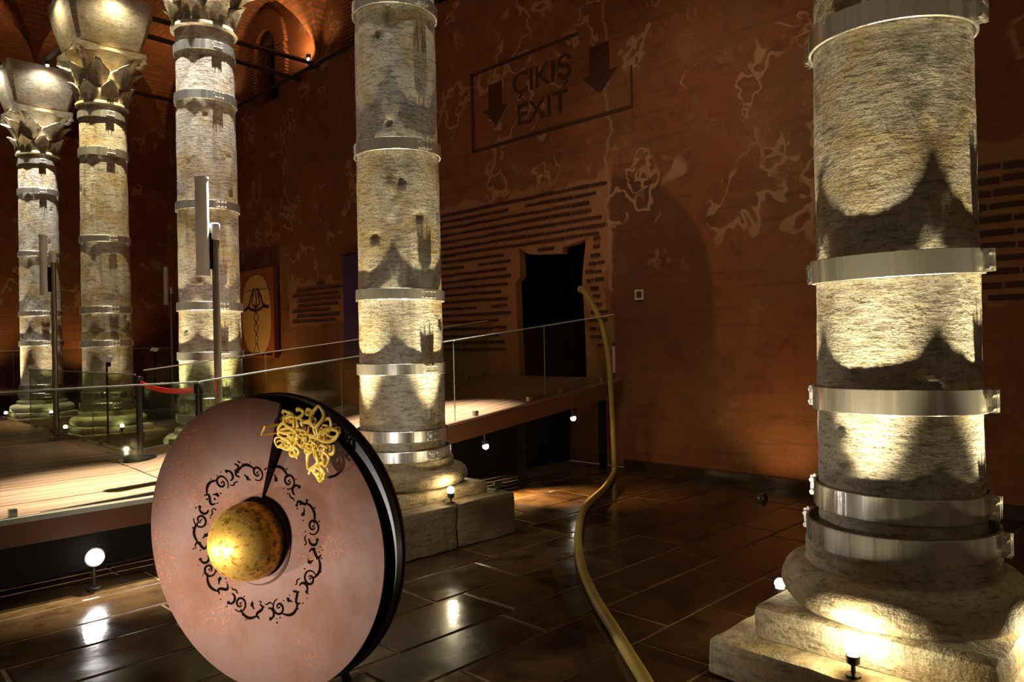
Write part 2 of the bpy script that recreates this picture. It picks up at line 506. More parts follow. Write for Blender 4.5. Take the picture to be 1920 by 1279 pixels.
# exposed bricks, each its own piece of the wall
bk = MB().box((0, 0, 0), (1, 1, 1)).mesh('brick'); bk.materials.append(M['thin_brick'])
def in_poly(poly, a, b):
    r = False
    for i in range(len(poly)):
        (x0, y0), (x1, y1) = poly[i], poly[i - 1]
        if (y0 > b) != (y1 > b) and a < (x1 - x0) * (b - y0) / (y1 - y0) + x0: r = not r
    return r
rb = random.Random(11)
nb = 0
def lay(u0, u1, z0, z1, pitch, ln, th, skip=0.06):
    global nb
    k = 0; z = z0
    while z < z1:
        u = u0 - rb.random() * ln
        while u < u1:
            L = ln * rb.uniform(0.75, 1.2)
            c = u + L / 2
            top = z1 - 0.35 * abs(noise.noise(Vector((c * 0.9, 3.3, 0)))) * (1 if z > 3 else 0)
            ok = u > u0 - 0.1 and u + L < u1 + 0.12 and z < top and rb.random() > skip
            for a in (u - .04, c, u + L + .04):
                for b in (z - .05, z + .05):
                    if in_poly(DOOR, a, b): ok = False
            if ok:
                o = bpy.data.objects.new('brick', bk); C.objects.link(o); o.parent = wr
                o.location = (WALL - 0.004, c, z + rb.uniform(-.006, .006))
                o.scale = (0.04, L - 0.02, th * rb.uniform(0.8, 1.15))
                o.rotation_euler = (rb.uniform(-.012, .012), 0, 0)
                nb += 1
            u += L + 0.01
        z += pitch; k += 1
lay(6.60, 10.7, 1.55, 4.05, 0.118, 0.37, 0.046, 0.03)
lay(6.62, 6.90, 1.6, 3.15, 0.118, 0.16, 0.046, 0.05)
lay(1.05, 2.3, 2.0, 3.5, 0.128, 0.40, 0.055)
lay(13.35, 15.6, 2.2, 3.08, 0.115, 0.42, 0.046)

# groin vaults of brick over every bay in view
def vault(v0, v1, u0, u1):
    n = 26
    vc, uc, a, b = (v0 + v1) / 2, (u0 + u1) / 2, (v1 - v0) / 2, (u1 - u0) / 2
    zs = 7.62
    V, F, UV = [], [], []
    def h(v, u):
        p = math.sqrt(max(0, 1 - ((v - vc) / a) ** 2)); q = math.sqrt(max(0, 1 - ((u - uc) / b) ** 2))
        return p, q
    cs = [-math.cos(PI * i / n) for i in range(n + 1)]
    for i in range(n + 1):
        for j in range(n + 1):
            v, u = vc + a * cs[i], uc + b * cs[j]
            p, q = h(v, u)
            V.append((v, u, zs + 2.12 * max(p, q)))
    for i in range(n):
        for j in range(n):
            I = [i*(n+1)+j, (i+1)*(n+1)+j, (i+1)*(n+1)+j+1, i*(n+1)+j+1]
            tr = [(I[0], I[1], I[2]), (I[0], I[2], I[3])] if (i < n / 2) == (j < n / 2) else [(I[0], I[1], I[3]), (I[1], I[2], I[3])]
            for t3 in tr:
                cv = sum(V[k][0] for k in t3) / 3; cu = sum(V[k][1] for k in t3) / 3
                p, q = h(cv, cu)
                F.append(t3)
                for k in t3:
                    v, u = V[k][0], V[k][1]
                    if p >= q: UV.append((u, math.acos(max(-1, min(1, (v - vc) / a))) * a))
                    else: UV.append((v, math.acos(max(-1, min(1, (u - uc) / b))) * b))
    me = bpy.data.meshes.new('ceiling')
    me.from_pydata(V, [], F)
    l = me.uv_layers.new(name='UVMap')
    l.data.foreach_set('uv', [x for p in UV for x in p])
    o = link('ceiling', me, 'vault_brick')
    o.rotation_euler = (0, 0, GROT)
    return tag(o, kind='structure')
US = COLS + [END]
for i in range(5):
    vault(ROW, WALL, US[i], US[i + 1])
for i in range(1, 5):
    vault(ROW - 4.28, ROW, US[i], US[i + 1])

# window arches of radiating bricks in the lunettes
def voussoirs(par, pos, c, zs, r0, r1, z0):
    m = MB(); n = 40
    rr = random.Random(int(c * 10))
    def bx(a, tang, rad, wid):
        mt = Matrix.Rotation(0, 3, 'X')
        ca, sa = math.cos(a), math.sin(a)
        ps = []
        for d in (0.09, -0.02):
            for (p, q) in ((-1, -1), (1, -1), (1, 1), (-1, 1)):
                r = (r0 + r1) / 2 + q * (r1 - r0) / 2 * rad; s = p * wid * (r / r1)
                x = c + r * ca - s * sa; z = zs + r * sa + s * ca
                ps.append(pos(x, z, d))
        m.add(ps, BOXF)
    for i in range(n):
        bx(PI * (i + 0.5) / n, 0, rr.uniform(0.92, 1.05), PI * r1 / n / 2 * 0.72)
    zz = z0
    while zz < zs - 0.02:
        for s in (-1, 1):
            x0, x1 = c + s * r0, c + s * (r1 + rr.uniform(-.05, .05))
            ps = []
            for d in (0.09, -0.02):
                ps += [pos(x0, zz, d), pos(x1, zz, d), pos(x1, zz + 0.05, d), pos(x0, zz + 0.05, d)]
            m.add(ps, BOXF)
        zz += 0.075
    o = m.build('arch_ring', 'arch_brick', par)
    o['kind'] = 'stuff'
for c in BAYU[2:]:
    voussoirs(wr, lambda x, z, d: (WALL - d, x, z), c + 0.1, 8.6, 0.52, 0.98, 7.7)
voussoirs(we, lambda x, z, d: (x, END - d, z), (ROW + WALL) / 2, 8.6, 0.5, 0.95, 7.7)

# ------------------------------------------------------------------ columns
def leaf_mesh(w0, h, out, seed):
    r = random.Random(seed)
    m = MB(); nu, nv = 8, 7
    V = []
    for side in (0, 1):
        for j in range(nv + 1):
            t = j / nv
            wd = w0 * (0.75 + 0.35 * math.sin(PI * min(1, t * 1.1))) * (1 - 0.55 * max(0, t - 0.7) / 0.3) * (1 + r.uniform(-.10, .10))
            o = out * (t ** 2.2) + 0.035
            z = h * (t - 0.28 * max(0, t - 0.75) ** 1.2 / 0.25 * 0.6)
            for i in range(nu + 1):
                s = i / nu * 2 - 1
                y = s * wd / 2
                x = o - 0.06 * s * s + 0.016 * math.cos(s * 9) + r.uniform(-.006, .006) - side * 0.05
                V.append((x, y, z + r.uniform(-.01, .01) - (0.05 * s * s if t > .6 else 0)))
    n1 = (nu + 1) * (nv + 1); F = []
    for side in (0, 1):
        for j in range(nv):
            for i in range(nu):
                k = side * n1 + j * (nu + 1) + i
                F.append((k, k + 1, k + nu + 2, k + nu + 1))
    bd = [i for i in range(nu + 1)] + [j * (nu + 1) + nu for j in range(1, nv + 1)] + [nv * (nu + 1) + i for i in range(nu - 1, -1, -1)] + [j * (nu + 1) for j in range(nv - 1, 0, -1)]
    for a in range(len(bd)):
        b = (a + 1) % len(bd)
        F.append((bd[a], bd[b], bd[b] + n1, bd[a] + n1))
    m.add(V, F)
    me = m.mesh('leaf')
    bm = bmesh.new(); bm.from_mesh(me); bmesh.ops.recalc_face_normals(bm, faces=bm.faces); bm.to_mesh(me); bm.free()
    me.polygons.foreach_set('use_smooth', [True] * len(me.polygons))
    me.materials.append(M['capital_stone'])
    return me
LEAF1 = [leaf_mesh(0.30, 0.40, 0.13, k) for k in range(3)]
LEAF2 = [leaf_mesh(0.36, 0.44, 0.24, 10 + k) for k in range(3)]
BANDS = {0: [(0.63, .125), (0.815, .125), (1.335, .125), (2.03, .125), (3.27, .12), (4.9, .11)],
         1: [(0.675, .10), (0.845, .10), (1.445, .10), (2.12, .10), (3.46, .11), (4.76, .11)],
         2: [(0.76, .11), (0.97, .10), (1.57, .11), (2.21, .11), (3.53, .11), (4.95, .12), (5.60, .12)],
         3: [(0.72, .11), (0.90, .11), (1.78, .11), (2.35, .12), (3.57, .11), (5.05, .14), (5.70, .13)],
         4: [(0.72, .11), (0.90, .11), (1.83, .11), (2.47, .11), (3.73, .11), (5.07, .12), (5.70, .12)]}
def shaft_r(z):
    return 0.402 - 0.0068 * z + (0.03 * max(0, 0.75 - z) if z < 0.75 else 0)
COLLAB = ['large foreground column at right with pitted pale shaft on moulded base',
          'marble column in the middle, standing just behind the copper disc',
          'marble column behind the red belt, with carved capital cut by the photo top',
          'marble column with gilded-looking impost block, second from the left',
          'far left marble column with silvery impost block over carved capital']
roots = []
band_cache = {}
for ci, cu in enumerate(COLS):
    t = root('marble_column', ROW if ci else 4.27, cu, 0, COLLAB[ci], 'column', 'columns of the hall')
    roots.append(t)
    cv = ROW if ci else 4.27
    A = ci == 0
    zl, zu, zt, zr = (0.07, 0.24, 0.46, 0.58) if A else (0.27, 0.38, 0.54, 0.62)
    rr = random.Random(40 + ci)
    # lower plinth: two rough blocks
    def block(x0, x1, y0, y1, z0, z1, name, parent, nseg=10, amp=0.012, rad=0.03):
        bm = bmesh.new()
        bmesh.ops.create_cube(bm, size=1)
        for v_ in bm.verts:
            v_.co = Vector(((x0 + x1) / 2 + v_.co.x * (x1 - x0), (y0 + y1) / 2 + v_.co.y * (y1 - y0), (z0 + z1) / 2 + v_.co.z * (z1 - z0)))
        bmesh.ops.bevel(bm, geom=list(bm.edges), offset=rad, segments=2, affect='EDGES', profile=0.6)
        bmesh.ops.subdivide_edges(bm, edges=[e for e in bm.edges if e.calc_length() > 0.25], cuts=nseg, use_grid_fill=True)
        off = Vector((ci * 7.1, 3.3, 1.7))
        for v_ in bm.verts:
            nn = noise.noise_vector(v_.co * 7 + off) * amp + noise.noise_vector(v_.co * 2.1 + off) * amp
            nn.z *= 0.6
            v_.co += nn
            if v_.co.z < FLOOR: v_.co.z = FLOOR
        me = bpy.data.meshes.new(name); bm.to_mesh(me); bm.free()
        return link(name, me, 'shaded_stone' if name == 'plinth_block' and ci else 'dim_base_stone' if ci == 1 else 'base_stone', parent, True)
    H = 0.735
    block(-H, 0.02, -H, H, FLOOR, zl, 'plinth_block', t)
    block(0.03, H, -H, H, FLOOR, zl, 'plinth_block', t)
    block(-0.56, 0.56, -0.56, 0.56, zl - 0.005, zu, 'upper_plinth', t, rad=0.035)
    # base mouldings
    prof = []
    mid, hh = (zu + zt) / 2, (zt - zu) / 2
    prof.append((0.50, zu - 0.01))
    for k in range(13):
        a = -PI / 2 + PI * k / 12
        prof.append((0.50 + 0.10 * math.cos(a), mid + hh * math.sin(a)))
    prof += [(0.475, zt + 0.004), (0.468, zt + 0.03), (0.470, zr - 0.02), (0.462, zr), (0.42, zr + 0.004)]
    sd = Vector((ci * 5.0, 1, 2))
    nf = lambda a, z, r: 0.012 * noise.noise(Vector((math.cos(a) * 3.5, math.sin(a) * 3.5, z * 7)) + sd)
    MB().lathe(prof, 72, fn=nf).build('base_moulding', 'dim_base_stone' if ci == 1 else 'base_stone', t, True)
    # shaft with worn surface and a few chips
    chips = [(rr.uniform(0, 2 * PI), rr.uniform(0.9, 5.4), rr.uniform(0.03, 0.08)) for _ in range(22)]
    def sf(a, z, r):
        p = Vector((math.cos(a) * 2.2, math.sin(a) * 2.2, z * 1.6)) + sd
        d = 0.006 * noise.noise(p) + 0.0035 * noise.noise(p * 4.1) + 0.002 * noise.noise(p * 11)
        for ca, cz, cr in chips:
            da = (a - ca + PI) % (2 * PI) - PI
            q = (da * r / cr) ** 2 + ((z - cz) / (cr * 0.7)) ** 2
            if q < 1: d -= 0.016 * (1 - q)
        return d
    ztop = 5.86
    nr = 170 if A else 130
    prof = [(shaft_r(zr + (ztop - zr) * k / nr), zr - 0.03 + (ztop + 0.03 - zr) * k / nr) for k in range(nr + 1)]
    MB().lathe(prof, 96, fn=sf).build('shaft', 'marble', t, True)
    # steel bands with clamp lugs and bolts on the +u and -u sides
    for zb, hb in BANDS[ci]:
        ri = max(shaft_r(zb - hb / 2), shaft_r(zb)) + 0.012
        ro = ri + 0.014
        if zb < 0.7 and A: ri += 0.035; ro += 0.035
        if zb < 0.8 and not A: ri += 0.02; ro += 0.02
        tilt = rr.uniform(-0.02, 0.02)
        if A and abs(zb - 2.03) < .1: tilt = -0.035
        p = [(ri, -hb/2), (ro - .003, -hb/2), (ro, -hb/2 + .003), (ro, hb/2 - .003), (ro - .003, hb/2), (ri, hb/2), (ri, -hb/2)]
        bn = MB().lathe(p, 72, caps=False).build('steel_band', 'polished_steel', t, True)
        bn.location = (0, 0, zb); bn.rotation_euler = (rr.uniform(-.012, .012), tilt, 0)
        for s in (-1, 1):
            if ci > 1 and s > 0: continue
            for q in (-1, 1):
                MB().box((q * 0.022, s * (ro + 0.020), 0), (0.010, 0.05, hb * 0.9)).build('clamp_lug', 'polished_steel', bn)
            for zz in (-hb * 0.27, hb * 0.27):
                MB().tube([(-0.06, s * (ro + 0.024), zz), (-0.045, s * (ro + 0.024), zz), (0.045, s * (ro + 0.024), zz), (0.06, s * (ro + 0.024), zz)], [0.015, 0.0151, 0.0151, 0.015] if A else 0.012, 6).build('bolt', 'polished_steel', bn)
    # capital: bell, two tiers of leaves, corner volutes, abacus
    cap = MB().lathe([(0.39, 5.84), (0.42, 5.86), (0.42, 5.90), (0.38, 5.92), (0.39, 6.3), (0.45, 6.6), (0.56, 6.72)], 40).build('capital', 'capital_stone', t, True)
    rng = random.Random(90 + ci)
    for tier, (LM, z0, r0, a0) in enumerate(((LEAF1, 5.90, 0.37, 0), (LEAF2, 6.16, 0.39, PI / 8))):
        for k in range(8):
            o = bpy.data.objects.new('leaf', rng.choice(LM)); C.objects.link(o); o.parent = cap
            a = a0 + k * PI / 4
            o.location = (r0 * math.cos(a), r0 * math.sin(a), z0); o.rotation_euler = (0, rng.uniform(-.05, .09), a)
            o.scale = (1, rng.uniform(.9, 1.08), rng.uniform(.86, 1.04))
    for k in range(4):
        a = PI / 4 + k * PI / 2
        sp = []
        for i in range(22):
            th = i / 21 * 3.2 * PI; r = 0.10 * (1 - i / 24)
            sp.append(((0.66 + r * math.cos(th)) , 0, 6.62 + r * math.sin(th)))
        mb = MB().tube(sp, 0.035, 6)
        mb.tube([(0.42, 0, 6.42), (0.55, 0, 6.58), (0.68, 0, 6.72)], 0.06, 6)
        o = mb.build('volute', 'capital_stone', cap, True); o.rotation_euler = (0, 0, a)
    ab = MB()
    pts = []
    for k in range(4):
        a0 = PI / 4 + k * PI / 2
        for q in range(7):
            f = q / 7
            p0 = Vector((math.cos(a0), math.sin(a0))) * 0.78; p1 = Vector((math.cos(a0 + PI/2), math.sin(a0 + PI/2))) * 0.78
            p = p0.lerp(p1, f) * (1 - 0.12 * math.sin(PI * f))
            pts.append((p.x, p.y))
    ab.prism(pts, lambda a, b, d: (a, b, d), 6.70, 6.80)
    ab.build('abacus', 'capital_stone', cap)
    # impost block: flared, bevelled top band
    im = MB()
    def ring(hw, z, ch):
        return [(hw - ch, -hw, z), (hw, -hw + ch, z), (hw, hw - ch, z), (hw - ch, hw, z), (-hw + ch, hw, z), (-hw, hw - ch, z), (-hw, -hw + ch, z), (-hw + ch, -hw, z)]
    V = []; F = []
    rings = [(0.47, 6.80, .05), (0.50, 6.84, .05), (0.60, 7.18, .07), (0.66, 7.46, .09), (0.665, 7.56, .05), (0.665, 7.66, .03)]
    for rg in rings: V += ring(*rg)
    for j in range(len(rings) - 1):
        for i in range(8):
            F.append((j*8+i, j*8+(i+1)%8, (j+1)*8+(i+1)%8, (j+1)*8+i))
    F += [tuple(reversed(range(8))), tuple(range(40, 48))]
    im.add(V, F)
    im.build('impost_block', 'capital_stone', t)

# ------------------------------------------------------------------ floor uplights at the column feet
CN = ['the large right column', 'the column behind the copper disc', 'the column behind the red belt', 'the second column from left', 'the far left column']
SIDE = {(-1, 0): 'front left foot', (1, 0): 'wall-side foot', (0, -1): 'front right foot', (0, 1): 'rear left foot'}
def uplight(v, u, z0, zl, label, aim, watts, color, deg=58, group='uplights at the column feet', tilt=0.0, r=0.032):
    t = root('uplight', v, u, z0, label, 'lamp', group)
    h = zl - z0
    MB().lathe([(0.035, 0), (0.035, 0.012), (0.012, 0.018), (0.010, h - 0.055)], 14).build('stem', 'lamp_housing', t, True)
    MB().lathe([(0.012, h - 0.058), (0.030, h - 0.045), (0.032, h - 0.008), (0.024, h - 0.006)], 16).build('housing', 'lamp_housing', t, True)
    MB().sphere((0, 0, h + 0.018), r, 16, 8).build('bulb', 'bulb_warm', t, True)
    lz = h + r + 0.035
    ag = Vector((aim[0] - v, aim[1] - u, aim[2] - z0))
    spot('lamp_light', t, (0, 0, lz), ag, watts, color, deg, 1.0, 0.022)
    if u > 8: return t
    pd = bpy.data.lights.new('lamp_glow', 'POINT'); pd.energy = watts * (0.012 if v < 4.2 and u < 3 or u < 1.5 else 0.006); pd.color = color; pd.shadow_soft_size = 0.02
    po = bpy.data.objects.new('lamp_glow', pd); C.objects.link(po); po.parent = t; po.location = (0, 0, lz + 0.01)
    return t
for ci, cu in enumerate(COLS):
    cv = ROW if ci else 4.27
    zl = 0.07 if ci == 0 else 0.27
    zlamp = 0.18 if ci == 0 else 0.37
    for (a, b) in ((-1, 0), (0, -1), (1, 0), (0, 1)):
        d = 0.675
        if ci in (3, 4) and (a, b) in ((1, 0), (0, 1)): continue
        uplight(cv + a * d, cu + b * d, zl, zlamp, 'small floor lamp at the %s of %s' % (SIDE[(a, b)], CN[ci]),
                (cv + a * 0.40, cu + b * 0.40, 4.0), UP_W * (0.15 if ci == 3 else 0.35 if ci == 4 and b else 1.0), WARM, 39)

# ------------------------------------------------------------------ iron tie rods with lamps
def rod(p, q, label, r=0.05):
    v, u, z = [(p[i] + q[i]) / 2 for i in range(3)]
    t = root('tie_rod', v, u, z, label, 'tie rod', 'iron tie rods under the vaults')
    a = Vector((p[0] - v, p[1] - u, p[2] - z)); b = -a
    MB().tube([a, b], r, 4).build('bar', 'dark_iron', t)
    for e, s in ((a, 1), (b, -1)):
        dv = (b - a).normalized() * s
        MB().tube([e, e + dv * 0.05], r * 1.5, 6).build('end_collar', 'dark_iron', t)
ZR = 7.70
for i, cu in enumerate(COLS):
    rod((ROW, cu, ZR), (WALL - 0.02, cu, ZR), ['iron tie rod above the large right column, running to the wall', 'iron tie rod from the middle column to the wall',
        'iron tie rod from the column behind the red belt to the wall', 'long dark tie rod crossing the arched window to the wall', 'iron tie rod from the far left column to the wall'][i])
    if i < 4:
        rod((ROW, cu, ZR), (ROW, COLS[i + 1], ZR), ['iron tie rod between the right and middle columns', 'iron tie rod between the middle column and the red-belt column',
            'iron tie rod reaching the second column from left', 'slanting iron tie rod between the two far left impost blocks'][i])
for i in (2, 3, 4):
    rod((ROW - 4.2, COLS[i], ZR), (ROW, COLS[i], ZR), ['iron tie rod on the near side of the red-belt column', 'thick tie rod at the top left corner with a lamp', 'tie rod leading left from the far left impost'][i - 2])
rod((WALL - 0.15, COLS[3], ZR - 0.06), (WALL - 0.15, COLS[4], ZR - 0.06), 'tie rod along the wall below the arched window')
rod((WALL - 0.15, COLS[2], ZR - 0.06), (WALL - 0.15, COLS[3], ZR - 0.06), 'tie rod along the wall, right of the arched window, behind the middle column')
rod((ROW + 0.8, COLS[3] + 0.55, ZR - 0.12), (WALL - 0.05, COLS[3] + 0.75, ZR - 0.12), 'lower of two dark rods crossing the arched window')

def rod_lamp(v, u, z, label, aims, color=COOL, bulb='bulb_cool', r=0.03):
    t = root('rod_lamp', v, u, z, label, 'lamp', 'lamps on the tie rods')
    MB().lathe([(0.045, -0.02), (0.05, 0.01), (0.05, 0.06), (0.02, 0.07)], 14).build('housing', 'lamp_housing', t, True)
    MB().sphere((0, 0, -0.03), r, 14, 8).build('bulb', bulb, t, True)
    for (aim, wt, deg) in aims:
        dv = Vector((aim[0] - v, aim[1] - u, aim[2] - z))
        spot('lamp_light', t, Vector((0, 0, -0.03)) + dv.normalized() * (r + 0.03), dv, wt, color, deg, 1.0, 0.03)
LT = {(-1, 0): 'left', (0, -1): 'right'}
for i in (1, 2, 3, 4):
    for (a, b) in ((-1, 0), (0, -1)):
        d = 0.92
        rod_lamp(ROW + a * d, COLS[i] + b * d, 7.62, 'small white lamp %s of the impost of %s' % (LT[(a, b)], CN[i]),
                 [((ROW + a * 0.42, COLS[i] + b * 0.42, 5.0), TOP_W * (0.2 if i == 1 else 0.7 + 0.1 * i), 40), ((ROW + a * 0.6, COLS[i] + b * 0.6, 6.9), 30 if i > 1 else 8, 150)], (1.0, 0.84, 0.50) if i == 3 else COOL)
# lamps that wash the vaults, at the springing points on the wall
for i, n_ in ((2, 'right of the red-belt column'), (3, 'where the window rods meet'), (4, 'at the left end of the window rod')):
    v_, u_ = WALL - 0.25, COLS[i]
    rod_lamp(v_, u_, ZR + 0.10, 'tiny lamp at the wall springing %s' % n_,
             [((WALL - 0.5, u_ + 1.6, 9.4), 700, 120), ((WALL - 0.8, u_ - 1.2, 9.4), 260, 110)], AMBER, 'bulb_warm', 0.022)
for i in (3, 4):
    rod_lamp(ROW + 0.3, COLS[i] + 0.8, ZR + 0.12, 'little lamp on top of the rod at %s' % CN[i], [((ROW + 0.4, COLS[i] + 2.2, 9.8), 600, 130)], AMBER, 'bulb_warm', 0.022)
    rod_lamp(ROW - 1.0, COLS[i], ZR + 0.12, 'little lamp on the rod left of %s' % CN[i], [((ROW - 1.6, COLS[i] + 1.0, 9.8), 600, 130)], AMBER, 'bulb_warm', 0.022)
rod_lamp(ROW, 3.4, 7.6, 'added wall spot on the rod between the right and middle columns', [((WALL, 5.0, 3.7), 330, 56)], (1.0, 0.8, 0.55))  # added lamp to brighten the upper wall, no such source known
# downlights over the boardwalk, hung from the rod between the middle and the red-belt columns
rod_lamp(ROW, 7.3, 7.6, 'downlight over the boardwalk between two columns', [((2.5, 7.0, DECK), 26000, 27), ((5.4, 6.9, 0.8), 26000, 22)])

# ------------------------------------------------------------------ boardwalk of planks, ramp, fascia
bw = root('boardwalk', 0, 0, 0, 'raised wooden boardwalk of long planks ramping up to the dark doorway', 'walkway')
rp = random.Random(5)
def plank(u0, u1, v0, v1, z0, z1):
    th = 0.03; g = 0.004
    j = rp.uniform(-0.002, 0.001)
    V = [(v0, u0 + g, z0 - th), (v1, u0 + g, z1 - th), (v1, u1 - g, z1 - th), (v0, u1 - g, z0 - th),
         (v0, u0 + g, z0 + j), (v1, u0 + g, z1 + j), (v1, u1 - g, z1 + j), (v0, u1 - g, z0 + j)]
    m = MB(); m.add(V, BOXF); m.build('plank', 'deck_plank', bw, fix=False)
pw = (FAR - NEAR) / 18
for i in range(18):
    u0, u1 = NEAR + i * pw, NEAR + (i + 1) * pw
    plank(u0, u1, -1.6, 2.6 - 0.003, DECK, DECK)
    plank(u0, u1, 2.6, WALL - 0.02, DECK, deck_z(WALL))
for i in range(72):
    u0 = FAR + i * pw
    plank(u0, u0 + pw, -1.6, 3.0, DECK, DECK)
def slope_board(name, m, u0, u1, v0, v1, top, bot, mult=1):
    b = MB()
    def zz(v): return deck_z(v)
    b.add([(v0, u0, zz(v0) - bot), (v1, u0, zz(v1) - bot), (v1, u1, zz(v1) - bot), (v0, u1, zz(v0) - bot),
           (v0, u0, zz(v0) - top), (v1, u0, zz(v1) - top), (v1, u1, zz(v1) - top), (v0, u1, zz(v0) - top)], BOXF)
    return b.build(name, m, bw)
slope_board('fascia', 'fascia_wood', NEAR + 0.002, NEAR + 0.04, -1.6, 2.6, 0.032, 0.20)
slope_board('fascia', 'fascia_wood', NEAR + 0.002, NEAR + 0.04, 2.6, WALL - 0.02, 0.032, 0.22)
slope_board('fascia', 'fascia_wood', FAR - 0.04, FAR, 3.0, WALL - 0.02, 0.032, 0.20)
slope_board('shade_board', 'black_void', NEAR + 0.10, NEAR + 0.13, -1.6, 4.4, 0.10, DECK - FLOOR)  # black board added below the deck, stands in for deep shade
ns = MB()
ns.box2((-1.6, NEAR - 0.03, DECK - 0.03), (2.6, NEAR + 0.012, DECK + 0.008))
k = -1.6
while k < 2.55:
    ns.box((k, NEAR - 0.03, DECK - 0.010), (0.012, 0.010, 0.038), Matrix.Rotation(0.5, 3, 'Y')); k += 0.03
ns.build('nosing_strip', 'nosing_metal', bw)
b = MB(); b.box2((4.4, 7.3, FLOOR), (WALL - 0.02, 7.33, 0.62)); b.build('shade_board', 'black_void', bw)  # black board added under the ramp: shade as colour, also stops lamplight
for v_ in (4.9, 6.6, 8.2):
    MB().box2((v_ - 0.04, NEAR + 0.12, FLOOR), (v_ + 0.04, NEAR + 0.2, deck_z(v_) - 0.2)).build('support_post', 'black_metal', bw)
MB().box2((-1.6, NEAR + 0.12, FLOOR), (-1.52, FAR, DECK - 0.031)).build('support_post', 'black_metal', bw)
slope_board('edge_trim', 'nosing_metal', FAR + 0.0, FAR + 0.018, 3.0, WALL - 0.02, -0.008, 0.03)
MB().box2((3.0, FAR, DECK - 0.2), (3.03, 20.0, DECK + 0.004)).build('edge_trim', 'fascia_wood', bw)

# glass balustrades
def balustrade(label, segs, zf, h, along, fixed, rail='edge_glass', group='glass balustrades'):
    a0 = segs[0]
    t = root('glass_balustrade', *((a0, fixed) if along == 'v' else (fixed, a0)), 0, label, 'balustrade', group)
    ov = (a0, fixed) if along == 'v' else (fixed, a0)
    for i in range(len(segs) - 1):
        a, b = segs[i] + 0.006, segs[i + 1] - 0.006
        za, zb = zf(a), zf(b)
        def P(s, z, d):
            p = (s, fixed + d) if along == 'v' else (fixed + d, s)
            return (p[0] - ov[0], p[1] - ov[1], z)
        m = MB()
        m.add([P(a, za, -.006), P(b, zb, -.006), P(b, zb, .006), P(a, za, .006), P(a, za + h, -.006), P(b, zb + h, -.006), P(b, zb + h, .006), P(a, za + h, .006)], BOXF)
        g = m.build('glass_panel', 'clear_glass', t)
        e = MB()
        e.add([P(a, za + h, -.008), P(b, zb + h, -.008), P(b, zb + h, .008), P(a, za + h, .008), P(a, za + h + .012, -.008), P(b, zb + h + .012, -.008), P(b, zb + h + .012, .008), P(a, za + h + .012, .008)], BOXF)
        e.build('top_edge', rail, g)
        e = MB()
        e.add([P(b - .002, zb, -.006), P(b + .002, zb, -.006), P(b + .002, zb, .006), P(b - .002, zb, .006), P(b - .002, zb + h, -.006), P(b + .002, zb + h, -.006), P(b + .002, zb + h, .006), P(b - .002, zb + h, .006)], BOXF)
        e.build('side_edge', 'joint_glass', g)
        for s in (a + (b - a) * .2, a + (b - a) * .8):
            c = MB().box(P(s, zf(s) + 0.03, 0), (0.05, 0.05, 0.06)); c.build('clamp', 'brushed_pole', g)
balustrade('near glass balustrade of the boardwalk, its top edge crossing the middle column', [-1.2, 0.9, 2.6, 4.0, 5.45, 6.95, 8.4], deck_z, 0.90, 'v', NEAR + 0.42 - 0.35)
balustrade('rear glass balustrade of the ramp in front of the framed panel', [3.02, 4.5, 6.1, 7.8, 8.4], deck_z, 0.90, 'v', FAR - 0.06)
balustrade('greenish glass balustrade turning away left behind the first black post', [FAR, 10.6, 12.2, 13.8], lambda s: DECK, 0.90, 'u', 3.0 - 0.04)
fd = root('far_walkway', 3.0, 20.6, 0, 'dim far walkway along the end wall behind the left columns', 'walkway')
MB().box2((-4.5, -0.6, 0.68), (5.3, 2.3, 0.78)).build('deck_board', 'fascia_wood', fd)
for v_ in (-4, -1, 2, 5):
    MB().box2((v_ - .05, -0.5, FLOOR), (v_ + .05, -0.4, 0.68)).build('support_post', 'black_metal', fd)
balustrade('distant glass balustrade behind the two far left columns', [-1.4, 0.4, 2.2, 4.0, 5.8, 7.6], lambda s: 0.78, 0.90, 'v', 20.1)

# ------------------------------------------------------------------ copper disc sculpture
GX, GY = -1.135, 3.53
ds = bpy.data.objects.new('disc_sculpture', None); C.objects.link(ds)
ds.location = ((GX + GY) * S2, (GY - GX) * S2, 0); ds.rotation_euler = (0, 0, math.radians(-24) + CAMROT)
tag(ds, 'big upright copper disc with a golden dome and gilded scrollwork', 'sculpture')
ZC, R = 0.765, 0.68
CUT = math.radians(75)
CX = -0.09            # the spiral's eye lies left of the disc's centre
R0 = 0.195
def plate_s(r, t):
    return 0.035 + (1 - t) * 0.12 * (0.12 + 0.88 * (r - R0) / (R - R0))
def plate_R(t):
    return R - 0.055 * max(0, (t - 0.62) / 0.38) ** 0.8
def disc_pt(r, ang, s):
    return (r * math.cos(ang), -s, ZC + r * math.sin(ang))
def plate_pt(r, ang, s):
    c = CX * (1 - (r - R0) / (R - R0))
    return (c + r * math.cos(ang), -s, ZC + r * math.sin(ang))
def ang_t(ang):
    return ((ang - CUT) % (2 * PI)) / (2 * PI)
m = MB()
NA, NR = 160, 22
V = []; F = []
for sgn in (0, 1):
    for i in range(NA + 1):
        t = i / NA
        for j in range(NR + 1):
            r = R0 + (plate_R(t) - R0) * j / NR
            V.append(plate_pt(r, CUT + t * 2 * PI, plate_s(r, t) - sgn * 0.010))
n1 = (NA + 1) * (NR + 1)
for sgn in (0, 1):
    for i in range(NA):
        for j in range(NR):
            k = sgn * n1 + i * (NR + 1) + j
            F.append((k, k + 1, k + NR + 2, k + NR + 1))
for i in range(NA):
    for j in (0, NR):
        k = i * (NR + 1) + j
        F.append((k, k + NR + 1, k + NR + 1 + n1, k + n1))
for i in (0, NA):
    for j in range(NR):
        k = i * (NR + 1) + j
        F.append((k, k + 1, k + 1 + n1, k + n1))
m.add(V, F)
